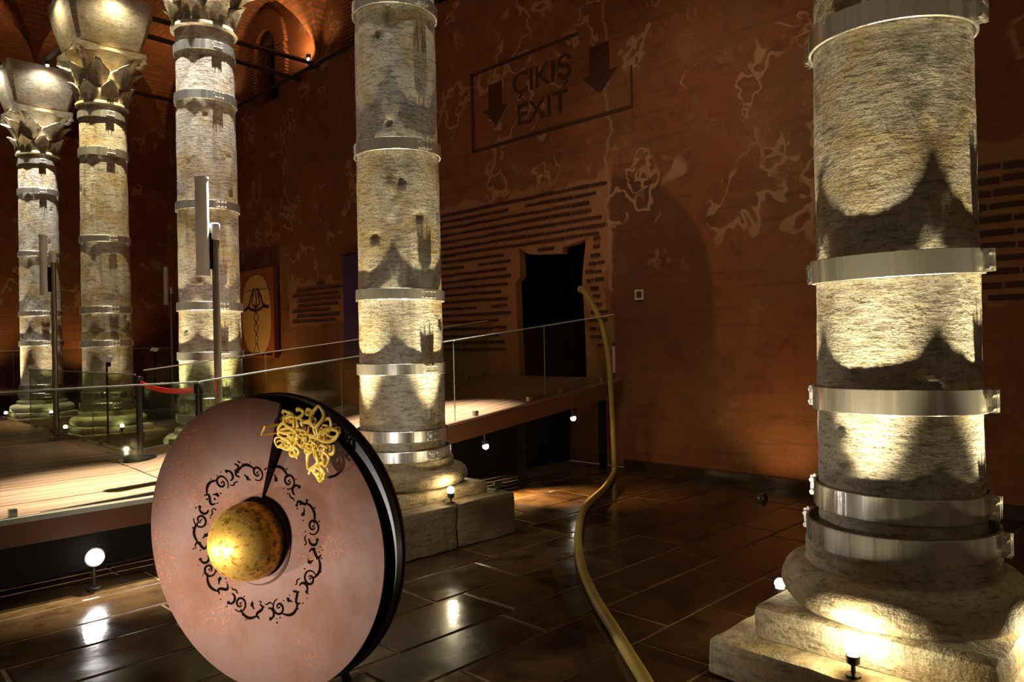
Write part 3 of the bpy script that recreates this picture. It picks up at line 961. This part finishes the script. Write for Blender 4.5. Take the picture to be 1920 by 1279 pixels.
m.build('spiral_plate', 'rosy_copper', ds, True)
# black core behind the plate: step wall at the cut, drum, and thin back plate
rot = Matrix.Rotation(PI / 2, 3, 'X')
def disc_lathe(prof, n=96):
    mb = MB().lathe([(r, s) for r, s in prof], n)
    mb.v = [(x, -z, ZC + y) for x, y, z in mb.v]
    return mb
core = disc_lathe([(0.10, -0.030), (R + 0.004, -0.030), (R + 0.004, 0.018), (0.10, 0.018)])
core.build('drum', 'black_metal', ds, True)
disc_lathe([(0.05, -0.046), (R + 0.012, -0.046), (R + 0.012, -0.036), (0.05, -0.036)]).build('back_plate', 'rosy_copper', ds, True)
sk = MB(); V = []; F = []
for j in range(NR + 1):
    r = R0 + (R - R0) * j / NR
    V += [plate_pt(r, CUT, 0.01), plate_pt(r, CUT, plate_s(r, 0) - 0.011), plate_pt(r, CUT + 0.012, 0.01), plate_pt(r, CUT + 0.012, plate_s(r, 0) - 0.011)]
for j in range(NR):
    k = 4 * j
    F += [(k, k + 4, k + 5, k + 1), (k + 2, k + 3, k + 7, k + 6), (k, k + 1, k + 3, k + 2), (k + 1, k + 5, k + 7, k + 3)]
sk.add(V, F); sk.build('step_wall', 'black_metal', ds)
# golden dome and its collar
dm = MB(); dm.sphere((0, 0, 0), 0.182, 48, 28)
dm.v = [(x + CX + 0.005, -(z + 0.085), ZC + y + 0.006) for x, y, z in dm.v]
dm.build('golden_dome', 'gold_leaf', ds, True)
cl = disc_lathe([(0.16, 0.02), (0.205, 0.035), (0.214, 0.044), (0.204, 0.052), (0.185, 0.050), (0.16, 0.045)], 64)
cl.v = [(x + CX, y, z) for x, y, z in cl.v]
cl.build('dome_collar', 'rosy_copper', ds, True)
# ring of pierced scrolls: dark cut shapes lying in the plate
rc = random.Random(21)
cutm = MB()
def surf(x, z, lift):
    lo, hi = R0 * 0.8, R * 1.1
    for _ in range(24):
        r = (lo + hi) / 2
        if math.hypot(x - CX * (1 - (r - R0) / (R - R0)), z) > r: lo = r
        else: hi = r
    a = math.atan2(z, x - CX * (1 - (r - R0) / (R - R0)))
    return Vector((x, -(plate_s(max(r, R0), ang_t(a)) + lift), ZC + z))
def ribbon(pts, wd):
    o = len(cutm.v); n = len(pts)
    for i, (x, z) in enumerate(pts):
        dx = pts[min(i + 1, n - 1)][0] - pts[max(i - 1, 0)][0]; dz = pts[min(i + 1, n - 1)][1] - pts[max(i - 1, 0)][1]
        L = math.hypot(dx, dz) or 1
        ww = wd * (0.35 + 0.65 * math.sin(PI * (i + 0.6) / (n + 0.2)))
        for s in (-1, 1):
            cutm.v.append(tuple(surf(x - s * dz / L * ww, z + s * dx / L * ww, 0.0016)))
    for i in range(n - 1):
        cutm.f.append((o + 2*i, o + 2*i + 1, o + 2*i + 3, o + 2*i + 2))
def dot(x, z, r, st=1.0, an=0.0):
    o = len(cutm.v)
    for k in range(10):
        a = 2 * PI * k / 10
        p, q = r * math.cos(a), r * st * math.sin(a)
        cutm.v.append(tuple(surf(x + p * math.cos(an) - q * math.sin(an), z + p * math.sin(an) + q * math.cos(an), 0.0016)))
    cutm.f.append(tuple(range(o, o + 10)))
def pol(r, a): return (-0.067 + r * math.cos(a), r * math.sin(a))
NM = 34
for i in range(NM):
    a = CUT + 0.16 + (2 * PI - 0.28) * i / (NM - 1)
    rm = 0.335 + rc.uniform(-.012, .012)
    c = pol(rm, a); kind = i % 4
    if kind == 0:      # snail scroll
        p0 = rc.uniform(0, 6); sg = rc.choice((-1, 1))
        ribbon([(c[0] + (0.040 - 0.030 * k / 17) * math.cos(p0 + sg * k * .48), c[1] + (0.040 - 0.030 * k / 17) * math.sin(p0 + sg * k * .48)) for k in range(18)], 0.0056)
        dot(c[0], c[1], 0.005); dot(c[0] + .008, c[1] + .006, 0.003)
    elif kind == 1:    # long sickle and drop
        ribbon([pol(rm + 0.022 * math.sin(k / 11 * PI) + .008, a + (k / 11 - .5) * 0.30) for k in range(12)], 0.0070)
        d = pol(rm - 0.035, a + .03); dot(d[0], d[1], 0.012, 0.7, a)
        ribbon([pol(rm - 0.035 + .02 * k / 6, a + .03 + .05 * k / 6) for k in range(7)], 0.004)
    elif kind == 2:    # S curve
        ribbon([(c[0] + 0.042 * math.cos(a) * (k / 13 - .5) * 2 * .8 + 0.017 * math.sin(k / 13 * 2 * PI) * -math.sin(a), c[1] + 0.042 * math.sin(a) * (k / 13 - .5) * 2 * .8 + 0.017 * math.sin(k / 13 * 2 * PI) * math.cos(a)) for k in range(14)], 0.0068)
        for q in range(3):
            d = pol(rm + rc.uniform(-.04, .04), a + rc.uniform(-.09, .09)); dot(d[0], d[1], rc.uniform(.003, .006))
    else:              # hook with heavy end
        sg = rc.choice((-1, 1))
        ribbon([(c[0] + 0.024 * math.cos(a + sg * k * .34), c[1] + 0.024 * math.sin(a + sg * k * .34)) for k in range(11)], 0.0065)
        dot(c[0] + 0.024 * math.cos(a), c[1] + 0.024 * math.sin(a), 0.009, 0.8, a)
        ribbon([pol(rm - 0.045 + .004 * math.sin(k), a + (k / 8 - .5) * 0.16) for k in range(9)], 0.0035)
    for q in range(2):
        d = pol(rm + rc.choice((-.045, .042)) + rc.uniform(-.006, .006), a + rc.uniform(-.1, .1)); dot(d[0], d[1], rc.uniform(.0025, .0045))
co_ = cutm.build('pierced_border', 'cut_dark', ds, fix=False)
co_['kind'] = 'stuff'
# gilded openwork standing off the recessed side of the plate
go = random.Random(4)
gm = MB()
def gpt(x, z, lift):
    return surf(x - 0.03, 0.33 + (z - 0.22) * 0.79, lift + 0.03)
def gstroke(pts, wd, lift=0.05):
    P = [gpt(x, z, lift + 0.006 * math.sin(i * .9)) for i, (x, z) in enumerate(pts)]
    n = len(P)
    gm.tube(P, [wd * (0.55 + 0.45 * math.sin(PI * (i + .8) / (n + .6))) for i in range(n)], 6, 0.6, up=(0, -1, 0))
def gspiral(x, z, r, a0, turns, sg, wd, lift=0.05):
    n = int(9 * turns) + 6
    gstroke([(x + r * (1 - .75 * k / n) * math.cos(a0 + sg * k / n * turns * 2 * PI), z + r * (1 - .75 * k / n) * math.sin(a0 + sg * k / n * turns * 2 * PI)) for k in range(n + 1)], wd, lift)
def gleaf(x, z, L, a, wd, lift=0.05):
    for sg in (-1, 1):
        gstroke([(x + L * k / 8 * math.cos(a) - sg * L * .26 * math.sin(PI * k / 8) * math.sin(a), z + L * k / 8 * math.sin(a) + sg * L * .26 * math.sin(PI * k / 8) * math.cos(a)) for k in range(9)], wd, lift)
W_ = 0.0092
# outline taken in disc coordinates: x right, z up from the disc centre
gleaf(0.155, 0.475, .13, 0.35, W_); gleaf(0.15, 0.455, .12, 0.05, W_, .045); gspiral(0.165, 0.405, .036, 1.0, 1.3, 1, .006)
gleaf(0.255, 0.49, .12, 2.1, W_, .055); gleaf(0.265, 0.48, .11, -2.0, W_); gleaf(0.265, 0.49, .11, -1.3, W_, .045)
gspiral(0.245, 0.36, .034, 2.2, 1.3, -1, W_); gspiral(0.275, 0.585, .036, 4.0, .85, 1, W_)
gspiral(0.335, 0.585, .022, .3, 1.1, 1, .008)
gstroke([(0.20 + .17 * k / 10, 0.545 + .015 * math.sin(k * .7)) for k in range(11)], W_)
gstroke([(0.265 + .012 * math.sin(k * .5), 0.56 - .24 * k / 12) for k in range(13)], .009)
gleaf(0.375, 0.50, .13, 1.35, W_, .06); gleaf(0.385, 0.46, .12, .95, W_, .05); gleaf(0.375, 0.455, .11, 2.4, W_)
gleaf(0.385, 0.44, .13, .35, W_, .055); gleaf(0.375, 0.44, .11, 3.5, W_, .045); gspiral(0.445, 0.385, .036, .8, 1.2, -1, W_)
gstroke([(0.31 + .13 * k / 10, 0.385 - .02 * math.sin(k * .6)) for k in range(11)], W_)
gspiral(0.345, 0.40, .03, 0, 1.1, 1, .007); gleaf(0.39, 0.39, .11, -1.2, W_, .05); gleaf(0.375, 0.38, .12, -1.9, W_, .055)
gspiral(0.40, 0.325, .032, 1.2, 1.4, 1, W_); gleaf(0.385, 0.30, .10, -1.45, W_, .05); gleaf(0.36, 0.29, .08, -1.1, .007)
gspiral(0.395, 0.235, .024, .4, 1.3, -1, W_, .045); gstroke([(0.355 + .03 * math.sin(k * .4), 0.40 - .16 * k / 10) for k in range(11)], .008)
gstroke([(0.43 - .02 * math.sin(k * .5), 0.38 - .12 * k / 8) for k in range(9)], .007)
for q in range(34):
    f = go.random(); x = 0.19 + .24 * go.random(); zc = 0.47 - .10 * go.random() + .08 * go.random()
    if go.random() < .5: gleaf(x, zc, go.uniform(.05, .09), go.uniform(0, 6.3), .006, go.uniform(.03, .06))
    else: gspiral(x, zc, go.uniform(.018, .03), go.uniform(0, 6), go.uniform(.8, 1.3), go.choice((-1, 1)), .006, go.uniform(.03, .06))
gm.build('gilded_scrollwork', 'gold_scroll', ds, True)
pins = MB()
for (x, z) in ((0.22, 0.50), (0.37, 0.47), (0.385, 0.33)):
    pins.tube([surf(x, z, 0.0), surf(x, z, 0.05)], 0.006, 6)
pins.build('fixing_pin', 'black_metal', ds)
st = MB()
for sx in (-1, 1):
    st.tube([(sx * 0.22, 0.30, FLOOR), (sx * 0.16, 0.068, 0.55)], 0.022, 8)
st.box((0, 0.16, FLOOR + 0.015), (0.52, 0.36, 0.03)); st.box((0, 0.035, (FLOOR + 0.09) / 2), (0.22, 0.10, 0.09 - FLOOR))
st.build('stand', 'black_metal', ds)

# its spotlight, standing on the floor out of frame to the left
sl = bpy.data.objects.new('floor_spotlight', None); C.objects.link(sl)
_c, _s = math.cos(math.radians(-24) + CAMROT), math.sin(math.radians(-24) + CAMROT)
sl.location = (ds.location.x + (-1.36 * _c + 1.02 * _s), ds.location.y + (-1.36 * _s - 1.02 * _c), FLOOR)
sl.rotation_euler = (0, 0, math.radians(-24) + CAMROT)
tag(sl, 'floor spotlight aimed at the copper disc from the left, outside the photo', 'lamp')
MB().lathe([(0.10, 0), (0.10, 0.02), (0.018, 0.03), (0.016, 0.40)], 16).build('stem', 'lamp_housing', sl, True)
MB().lathe([(0.03, 0.40), (0.05, 0.41), (0.05, 0.46), (0.03, 0.47)], 16).build('housing', 'lamp_housing', sl, True)
spot('lamp_light', sl, (0.09, 0.07, 0.46), (1.36 - 0.08, 1.02, ZC - FLOOR - 0.12), 115, (1.0, 0.89, 0.80), 50, 1.0, 0.04)

sm2 = bpy.data.objects.new('floor_spotlight', None); C.objects.link(sm2)
sm2.location = (ds.location.x + (-0.55 * _c + 1.72 * _s), ds.location.y + (-0.55 * _s - 1.72 * _c), FLOOR)
sm2.rotation_euler = (0, 0, math.radians(-24) + CAMROT)
tag(sm2, 'second floor spotlight facing the copper disc, left of the viewer, outside the photo', 'lamp')
MB().lathe([(0.10, 0), (0.10, 0.02), (0.018, 0.03), (0.016, 0.50)], 16).build('stem', 'lamp_housing', sm2, True)
MB().lathe([(0.03, 0.50), (0.05, 0.51), (0.05, 0.56), (0.03, 0.57)], 16).build('housing', 'lamp_housing', sm2, True)
spot('lamp_light', sm2, (0.03, 0.10, 0.56), (0.45, 1.72, ZC - FLOOR - 0.24), 330, (1.0, 0.88, 0.78), 68, 1.0, 0.05)

# bright floodlight under the boardwalk edge
fld = root('floodlight', 1.72, NEAR - 0.09, FLOOR, 'blazing round floodlight under the boardwalk edge, left of the copper disc', 'lamp')
MB().lathe([(0.05, 0), (0.05, 0.012), (0.012, 0.02), (0.012, 0.20)], 14).build('stem', 'lamp_housing', fld, True)
q = MB().lathe([(0.03, -0.02), (0.068, -0.01), (0.072, 0.035), (0.06, 0.036)], 20)
q.v = [(x, -z - .0, y + 0.245) for x, y, z in q.v]
h_ = q.build('housing', 'lamp_housing', fld, True)
bl = MB().sphere((0, -0.035, 0.245), 0.062, 20, 12); bl.build('lens', 'bulb_cool', fld, True)
spot('lamp_light', fld, (-0.05, -0.14, 0.27), (-0.9, -3.0, 0.1), 16, COOL, 120, 0.6, 0.05)

# lamps under the ramp
for (v_, u_, z_, lb) in ((5.92, NEAR + 0.1, 0.47, 'small bright lamp under the ramp beside the middle column'), (7.5, NEAR + 0.1, 0.66, 'small bright lamp under the ramp near the hose')):
    t = root('under_ramp_lamp', v_, u_, z_, lb, 'lamp', 'lamps under the ramp')
    MB().tube([(0, 0.0, 0.03), (0, 0.01, deck_z(v_) - 0.20 - z_)], 0.01, 8).build('stem', 'lamp_housing', t)
    MB().lathe([(0.03, 0.0), (0.038, 0.02), (0.03, 0.05), (0.012, 0.06)], 14).build('housing', 'lamp_housing', t, True)
    MB().sphere((0, -0.01, -0.012), 0.036, 16, 8).build('bulb', 'bulb_warm', t, True)
    if v_ < 7: spot('lamp_light', t, (0, -0.05, -0.05), (0.35, -0.5, FLOOR - z_), 380, AMBER, 74, 0.7, 0.03)
    else: spot('lamp_light', t, (0, -0.07, -0.05), (0.5, -1.2, -z_), 6, AMBER, 110, 0.8, 0.03)
# spotlight head on the corner of the middle column's plinth
t = root('plinth_spotlight', ROW + 0.62, COLS[1] - 0.60, 0.27, 'small dark spotlight head on the corner of the middle plinth', 'lamp')
MB().lathe([(0.03, 0), (0.03, 0.012), (0.010, 0.016), (0.010, 0.05)], 12).build('stem', 'lamp_housing', t, True)
MB().tube([(-0.03, 0, 0.075), (0.045, -0.02, 0.06)], 0.026, 12).build('housing', 'lamp_housing', t, True)
MB().tube([(0.0, 0.03, 0.04), (0.0, 0.03, 0.09)], 0.006, 6).build('bracket', 'polished_steel', t)
# added wall washers, unseen lamps that brighten the long wall
for (v_, u_, lb, wt) in ((7.75, 3.9, 'added low wall washer on the floor behind the large right column', 34), (7.3, 16.2, 'added low wall washer on the floor beneath the framed panel', 110), (7.2, 12.6, 'added low wall washer behind the middle column', 55)):
    t = root('added_washer', v_, u_, FLOOR, lb, 'lamp', 'added wall washers on the floor')
    MB().lathe([(0.06, 0), (0.06, 0.03), (0.045, 0.05)], 16).build('housing', 'lamp_housing', t, True)
    MB().box((0, 0, 0.058), (0.07, 0.07, 0.012)).build('lens', 'lamp_housing', t)
    spot('lamp_light', t, (0.0, 0, 0.09), (WALL - v_ + 0.1, 0.1, 1.0 if u_ < 5 else 1.8), wt, AMBER, 105, 0.9, 0.05)

for (v_, lb) in ((6.3, 'added low lamp washing the end wall between the far columns'), (3.6, 'added low lamp washing the end wall beyond the far left column')):  # added lamps that lift the dark end wall
    t = root('added_washer', v_, END - 1.0, 0.78, lb, 'lamp', 'added wall washers on the floor')
    MB().lathe([(0.06, 0), (0.06, 0.03), (0.045, 0.05)], 16).build('housing', 'lamp_housing', t, True)
    MB().box((0, 0, 0.058), (0.07, 0.07, 0.012)).build('lens', 'lamp_housing', t)
    spot('lamp_light', t, (0, 0, 0.09), (0.0, 1.1, 2.4), 80, AMBER, 110, 0.9, 0.05)

# ------------------------------------------------------------------ hose
hp = [(WALL + 0.10, 7.03, 2.40), (WALL - 0.05, 7.01, 2.42), (WALL - 0.18, 6.86, 2.38), (WALL - 0.30, 6.60, 2.18), (WALL - 0.40, 6.36, 1.88), (WALL - 0.45, 6.22, 1.45),
      (WALL - 0.47, 6.17, 1.0), (WALL - 0.49, 6.13, 0.45), (WALL - 0.53, 6.09, 0.06), (WALL - 0.64, 6.02, FLOOR + 0.042)]
def catmull(P, n=10):
    P = [Vector(p) for p in P]; out = []
    for i in range(len(P) - 1):
        a, b, c, d = P[max(i-1, 0)], P[i], P[i+1], P[min(i+2, len(P)-1)]
        for k in range(n):
            t = k / n
            out.append(0.5 * ((2*b) + (-a + c)*t + (2*a - 5*b + 4*c - d)*t*t + (-a + 3*b - 3*c + d)*t**3))
    out.append(P[-1]); return out
for (hv, hu) in ((6.989, 5.492), (6.081, 5.033), (5.197, 4.395), (4.473, 3.756), (3.973, 3.227), (3.61, 2.787), (3.341, 2.462), (3.16, 2.242), (2.932, 1.999), (2.656, 1.714)):
    hp.append((hv, hu, FLOOR + 0.042))
ho = root('hose', 0, 0, 0, 'long yellow hose hanging from the doorway and snaking over the wet floor', 'hose')
MB().tube(catmull(hp), 0.037, 10).build('tube', 'hose_yellow', ho, True)
MB().tube([(WALL - 0.06, 7.008, 2.42), (WALL + 0.0, 7.02, 2.41)], 0.046, 12).build('end_fitting', 'nosing_metal', ho, True)

# ------------------------------------------------------------------ doorway curtain
ct = root('doorway_curtain', WALL, 7.65, deck_z(WALL), 'black curtain filling the ragged doorway at the top of the ramp', 'curtain')
m = MB(); n = 40; V = []; F = []
for j in range(2):
    for i in range(n + 1):
        f = i / n
        d = 0.16 + 0.025 * math.sin(f * 38) + 0.01 * math.sin(f * 17)
        V.append((d, -0.74 + 1.5 * f, 0.0 if j == 0 else 2.15)); 
for i in range(n): F.append((i, i + 1, n + 2 + i, n + 1 + i))
m.add(V, F)
cu_ = m.build('cloth', 'black_cloth', ct, True, fix=False)
sm = cu_.modifiers.new('thickness', 'SOLIDIFY'); sm.thickness = 0.006
MB().tube([(0.17, -0.75, 2.15), (0.17, 0.77, 2.15)], 0.015, 8).build('rail', 'black_metal', ct)

# ------------------------------------------------------------------ exit sign, dark flat shapes on the wall
es = root('exit_sign', WALL - 0.004, 7.7, 5.5, 'faint dark exit sign with two down arrows above the doorway', 'sign')
def wallbox(name, u0, u1, z0, z1, m='sign_dark'):
    return MB().box2((-0.006, u0 - 7.7, z0 - 5.5), (0.004, u1 - 7.7, z1 - 5.5)).build(name, m, es)
def wallpoly(name, pts):
    return MB().prism([(a - 7.7, b - 5.5) for a, b in pts], lambda a, b, d: (d, a, b), -0.006, 0.004).build(name, 'sign_dark', es)
wallbox('border', 9.30, 9.36, 4.88, 6.20); wallbox('border', 6.05, 9.36, 4.86, 4.91); wallbox('border', 7.0, 9.36, 6.15, 6.20); wallbox('border', 6.05, 6.08, 4.90, 5.45)
def arrow(cu, z0, z1, hw):
    zm = z0 + (z1 - z0) * 0.42
    wallpoly('arrow', [(cu - hw * .55, z1), (cu + hw * .55, z1), (cu + hw * .55, zm), (cu + hw, zm), (cu, z0), (cu - hw, zm), (cu - hw * .55, zm)])
arrow(8.77, 5.22, 5.90, 0.28); arrow(6.62, 5.20, 5.90, 0.32)
def text(body, u_left, z, size, width, name):
    cd = bpy.data.curves.new(name, 'FONT'); cd.body = body; cd.size = size; cd.extrude = 0.002; cd.offset = 0.004
    to = bpy.data.objects.new(name, cd); C.objects.link(to)
    bpy.context.view_layer.update()
    me = bpy.data.meshes.new_from_object(to)
    bpy.data.objects.remove(to)
    xs = [v_.co.x for v_ in me.vertices]
    k = width / (max(xs) - min(xs)); x0 = min(xs)
    for v_ in me.vertices:
        x, y, z_ = v_.co
        v_.co = (-0.004 - z_, (u_left - (x - x0) * k) - 7.7, y + z - 5.5)
    bm = bmesh.new(); bm.from_mesh(me); bmesh.ops.recalc_face_normals(bm, faces=bm.faces); bm.to_mesh(me); bm.free()
    return link(name, me, 'sign_dark', es)
text('ÇIKIŞ', 8.36, 5.60, 0.47, 1.22, 'lettering')
text('EXIT', 8.26, 5.10, 0.47, 1.04, 'lettering')

# ------------------------------------------------------------------ framed panel, purple banner, box and strip on the wall
fp = root('framed_panel', WALL - 0.10, 17.1, 1.40, 'framed panel with a pale oval and dark winged figure on the wall', 'picture')
HW, HH = 0.98, 2.12
for (a0, a1, b0, b1) in ((-HW, -HW + .09, 0, HH), (HW - .09, HW, 0, HH), (-HW + .09, HW - .09, 0, .06), (-HW + .09, HW - .09, HH - .09, HH)):
    MB().box2((-0.06, a0, b0), (0.05, a1, b1)).build('frame', 'frame_wood', fp)
MB().box2((0.0, -HW + .09, .06), (0.04, HW - .09, HH - .09)).build('backing', 'frame_wood', fp)
N = 48
def sup(k):
    a = 2 * PI * k / N
    c_, s_ = math.cos(a), math.sin(a)
    return (0.74 * math.copysign(abs(c_) ** 0.8, c_), HH / 2 - .02 + 0.96 * math.copysign(abs(s_) ** 0.9, s_))
MB().prism([sup(k) for k in range(N)], lambda a, b, d: (d, a, b), -0.012, 0.0).build('oval', 'poster_oval', fp)
ik = MB()
def ink(pts, wd):
    ik.tube([(-0.016, -a, b) for a, b in pts], wd, 6, 0.3, up=(-1, 0, 0))
ink([(-.62, 1.16), (-.4, 1.22), (-.2, 1.16), (0, 1.13), (.2, 1.16), (.4, 1.22), (.66, 1.20)], .035)
ink([(-.55, 1.17), (-.36, 1.25), (-.26, 1.45), (-.14, 1.62), (-.05, 1.66)], .035)
ink([(.55, 1.2), (.36, 1.27), (.26, 1.46), (.14, 1.62), (.05, 1.66)], .035)
ink([(-.12, 1.58), (-.2, 1.3), (0, 1.2), (.2, 1.3), (.12, 1.58)], .03)
ink([(0, 1.6), (.03, 1.4), (-.02, 1.2), (0, 1.1)], .03)
for s in (-1, 1):
    ink([(s * .11 * math.sin(k / 20 * 3 * PI) * (1.1 - .5 * k / 20), 1.10 - .78 * k / 20) for k in range(21)], .014)
    ink([(s * .02, .34), (s * .10, .22), (s * .14, .14)], .012)
ink([(-.66, 1.62), (.66, 1.64)], .005)
ik.build('figure', 'poster_ink', fp)
pb = root('purple_banner', WALL - 0.06, 12.9, 1.35, 'dark purple banner on the wall, mostly hidden behind the middle column', 'banner')
MB().box2((-0.01, -0.7, 0), (0.01, 0.42, 2.15)).build('cloth', 'purple_cloth', pb)
MB().tube([(0, -0.72, 2.16), (0, 0.44, 2.16)], 0.018, 8).build('pole', 'black_metal', pb)
wb = root('wall_box', WALL - 0.004, 6.0, 2.28, 'small pale square box fixed to the wall right of the hose', 'box')
for (a, b, c, d) in ((-.07, .07, -.07, -.045), (-.07, .07, .045, .07), (-.07, -.045, -.045, .045), (.045, .07, -.045, .045)):
    MB().box2((-0.02, a, b if False else c), (0.0, b, d)).build('rim', 'pale_plastic', wb)
MB().box2((-0.008, -.045, -.045), (0.0, .045, .045)).build('cover', 'sign_dark', wb)
ls = root('paper_tag', 8.36, 6.36, 1.16, 'narrow lilac tag strip at the end of the glass by the hose', 'tag')
MB().box2((-0.004, -0.02, 0.05), (0.004, 0.02, 0.42)).build('strip', 'lilac_paper', ls)
MB().box2((-0.008, -0.012, 0.42), (0.008, 0.012, 0.47)).build('clip', 'black_metal', ls)

# ------------------------------------------------------------------ stanchions and belt
def stanchion(v, u, label):
    t = root('stanchion', v, u, deck_z(v), label, 'barrier post', 'black belt posts')
    MB().lathe([(0.16, 0.0), (0.165, 0.012), (0.16, 0.03), (0.06, 0.045), (0.034, 0.05)], 32).build('base', 'black_metal', t, True)
    MB().lathe([(0.032, 0.045), (0.032, 0.78)], 20).build('post', 'black_metal', t, True)
    MB().lathe([(0.032, 0.775), (0.043, 0.78), (0.043, 0.87), (0.030, 0.885)], 20).build('belt_head', 'black_metal', t, True)
    return t
stanchion(2.80, 8.42, 'black belt post with round base at the glass corner')
stanchion(2.70, 6.62, 'black belt post half hidden by the rim of the copper disc')
rbt = root('barrier_belt', 2.75, 7.5, DECK, 'red retractable belt stretched between the two black posts', 'belt')
m = MB(); V = []; F = []
for i in range(21):
    f = i / 20; z = 0.835 - 0.05 * 4 * f * (1 - f)
    p = (0.05 - 0.10 * f, 0.88 - 1.72 * f)
    for d in (-.0015, .0015):
        V += [(p[0] + d, p[1], z - .024), (p[0] + d, p[1], z + .024)]
for i in range(20):
    k = 4 * i
    F += [(k, k+1, k+5, k+4), (k+2, k+6, k+7, k+3), (k+1, k+3, k+7, k+5), (k, k+4, k+6, k+2)]
m.add(V, F); m.build('webbing', 'red_belt', rbt)

# ------------------------------------------------------------------ slim column fixtures on poles
def pole_fixture(v, u, zf, top, tb, tt, label, rt=0.062):
    t = root('pole_fixture', v, u, zf, label, 'fixture', 'slim silver fixtures on poles', rot=CAMROT)
    MB().lathe([(0.11, 0), (0.11, 0.012), (0.035, 0.02), (0.033, top - zf)], 20).build('pole', 'brushed_pole', t, True)
    MB().lathe([(0.036, top - zf), (0.045, top - zf + .01), (0.045, top - zf + 0.15), (0.03, top - zf + 0.16)], 16).build('cap', 'silver_paint', t, True)
    x = -0.10
    pts = []
    for k in range(20):
        a = 2 * PI * k / 20
        pts.append((x + rt * math.cos(a) * (1.0), -0.05 + rt * 0.9 * math.sin(a)))
    b = MB().prism(pts, lambda p, q, d: (p, q, d), tb - zf, tt - zf); b.build('body', 'silver_paint', t, True)
    for zz in (tb - zf, tt - zf):
        MB().prism([(x + (px - x) * 1.06, -0.05 + (py + .05) * 1.06) for px, py in pts], lambda p, q, d: (p, q, d), zz - .008, zz + .008).build('end_cap', 'silver_paint', t)
    zm = (tb * .75 + tt * .25) - zf
    br = MB(); br.box((-0.05, -0.02, zm), (0.06, 0.05, 0.34)); br.build('bracket', 'black_metal', t)
    return t
pole_fixture(3.045, 7.015, deck_z(3.0), 2.70, 2.36, 3.28, 'large slim silver fixture on a pole before the red-belt column')
pole_fixture(2.80, 11.65, DECK, 2.88, 2.45, 3.24, 'slim silver fixture on a pole in front of the far left column', 0.05)
pole_fixture(7.3, 19.5, FLOOR, 3.05, 2.78, 3.72, 'small distant silver fixture peeking out left of the red-belt column')

# small tilted information stands
def info(v, u, h, zf, label):
    t = root('info_stand', v, u, zf, label, 'sign stand', 'tilted information stands', rot=CAMROT + 0.3)
    MB().lathe([(0.09, 0), (0.09, 0.012), (0.014, 0.02), (0.014, h - 0.1)], 14).build('post', 'black_metal', t, True)
    MB().box((0, 0, h - 0.05), (0.14, 0.015, 0.10), Matrix.Rotation(-0.9, 3, 'X') @ Matrix.Rotation(0.4, 3, 'Y')).build('panel', 'white_card', t)
    MB().box((0.02, 0.02, h - 0.12), (0.06, 0.03, 0.08)).build('bracket', 'black_metal', t)
info(3.55, 12.0, 1.70, FLOOR, 'small tilted white card stand seen above the greenish glass')
info(5.6, 15.9, 1.82, FLOOR, 'tiny white card stand left of the red-belt column')
print('bricks', nb)
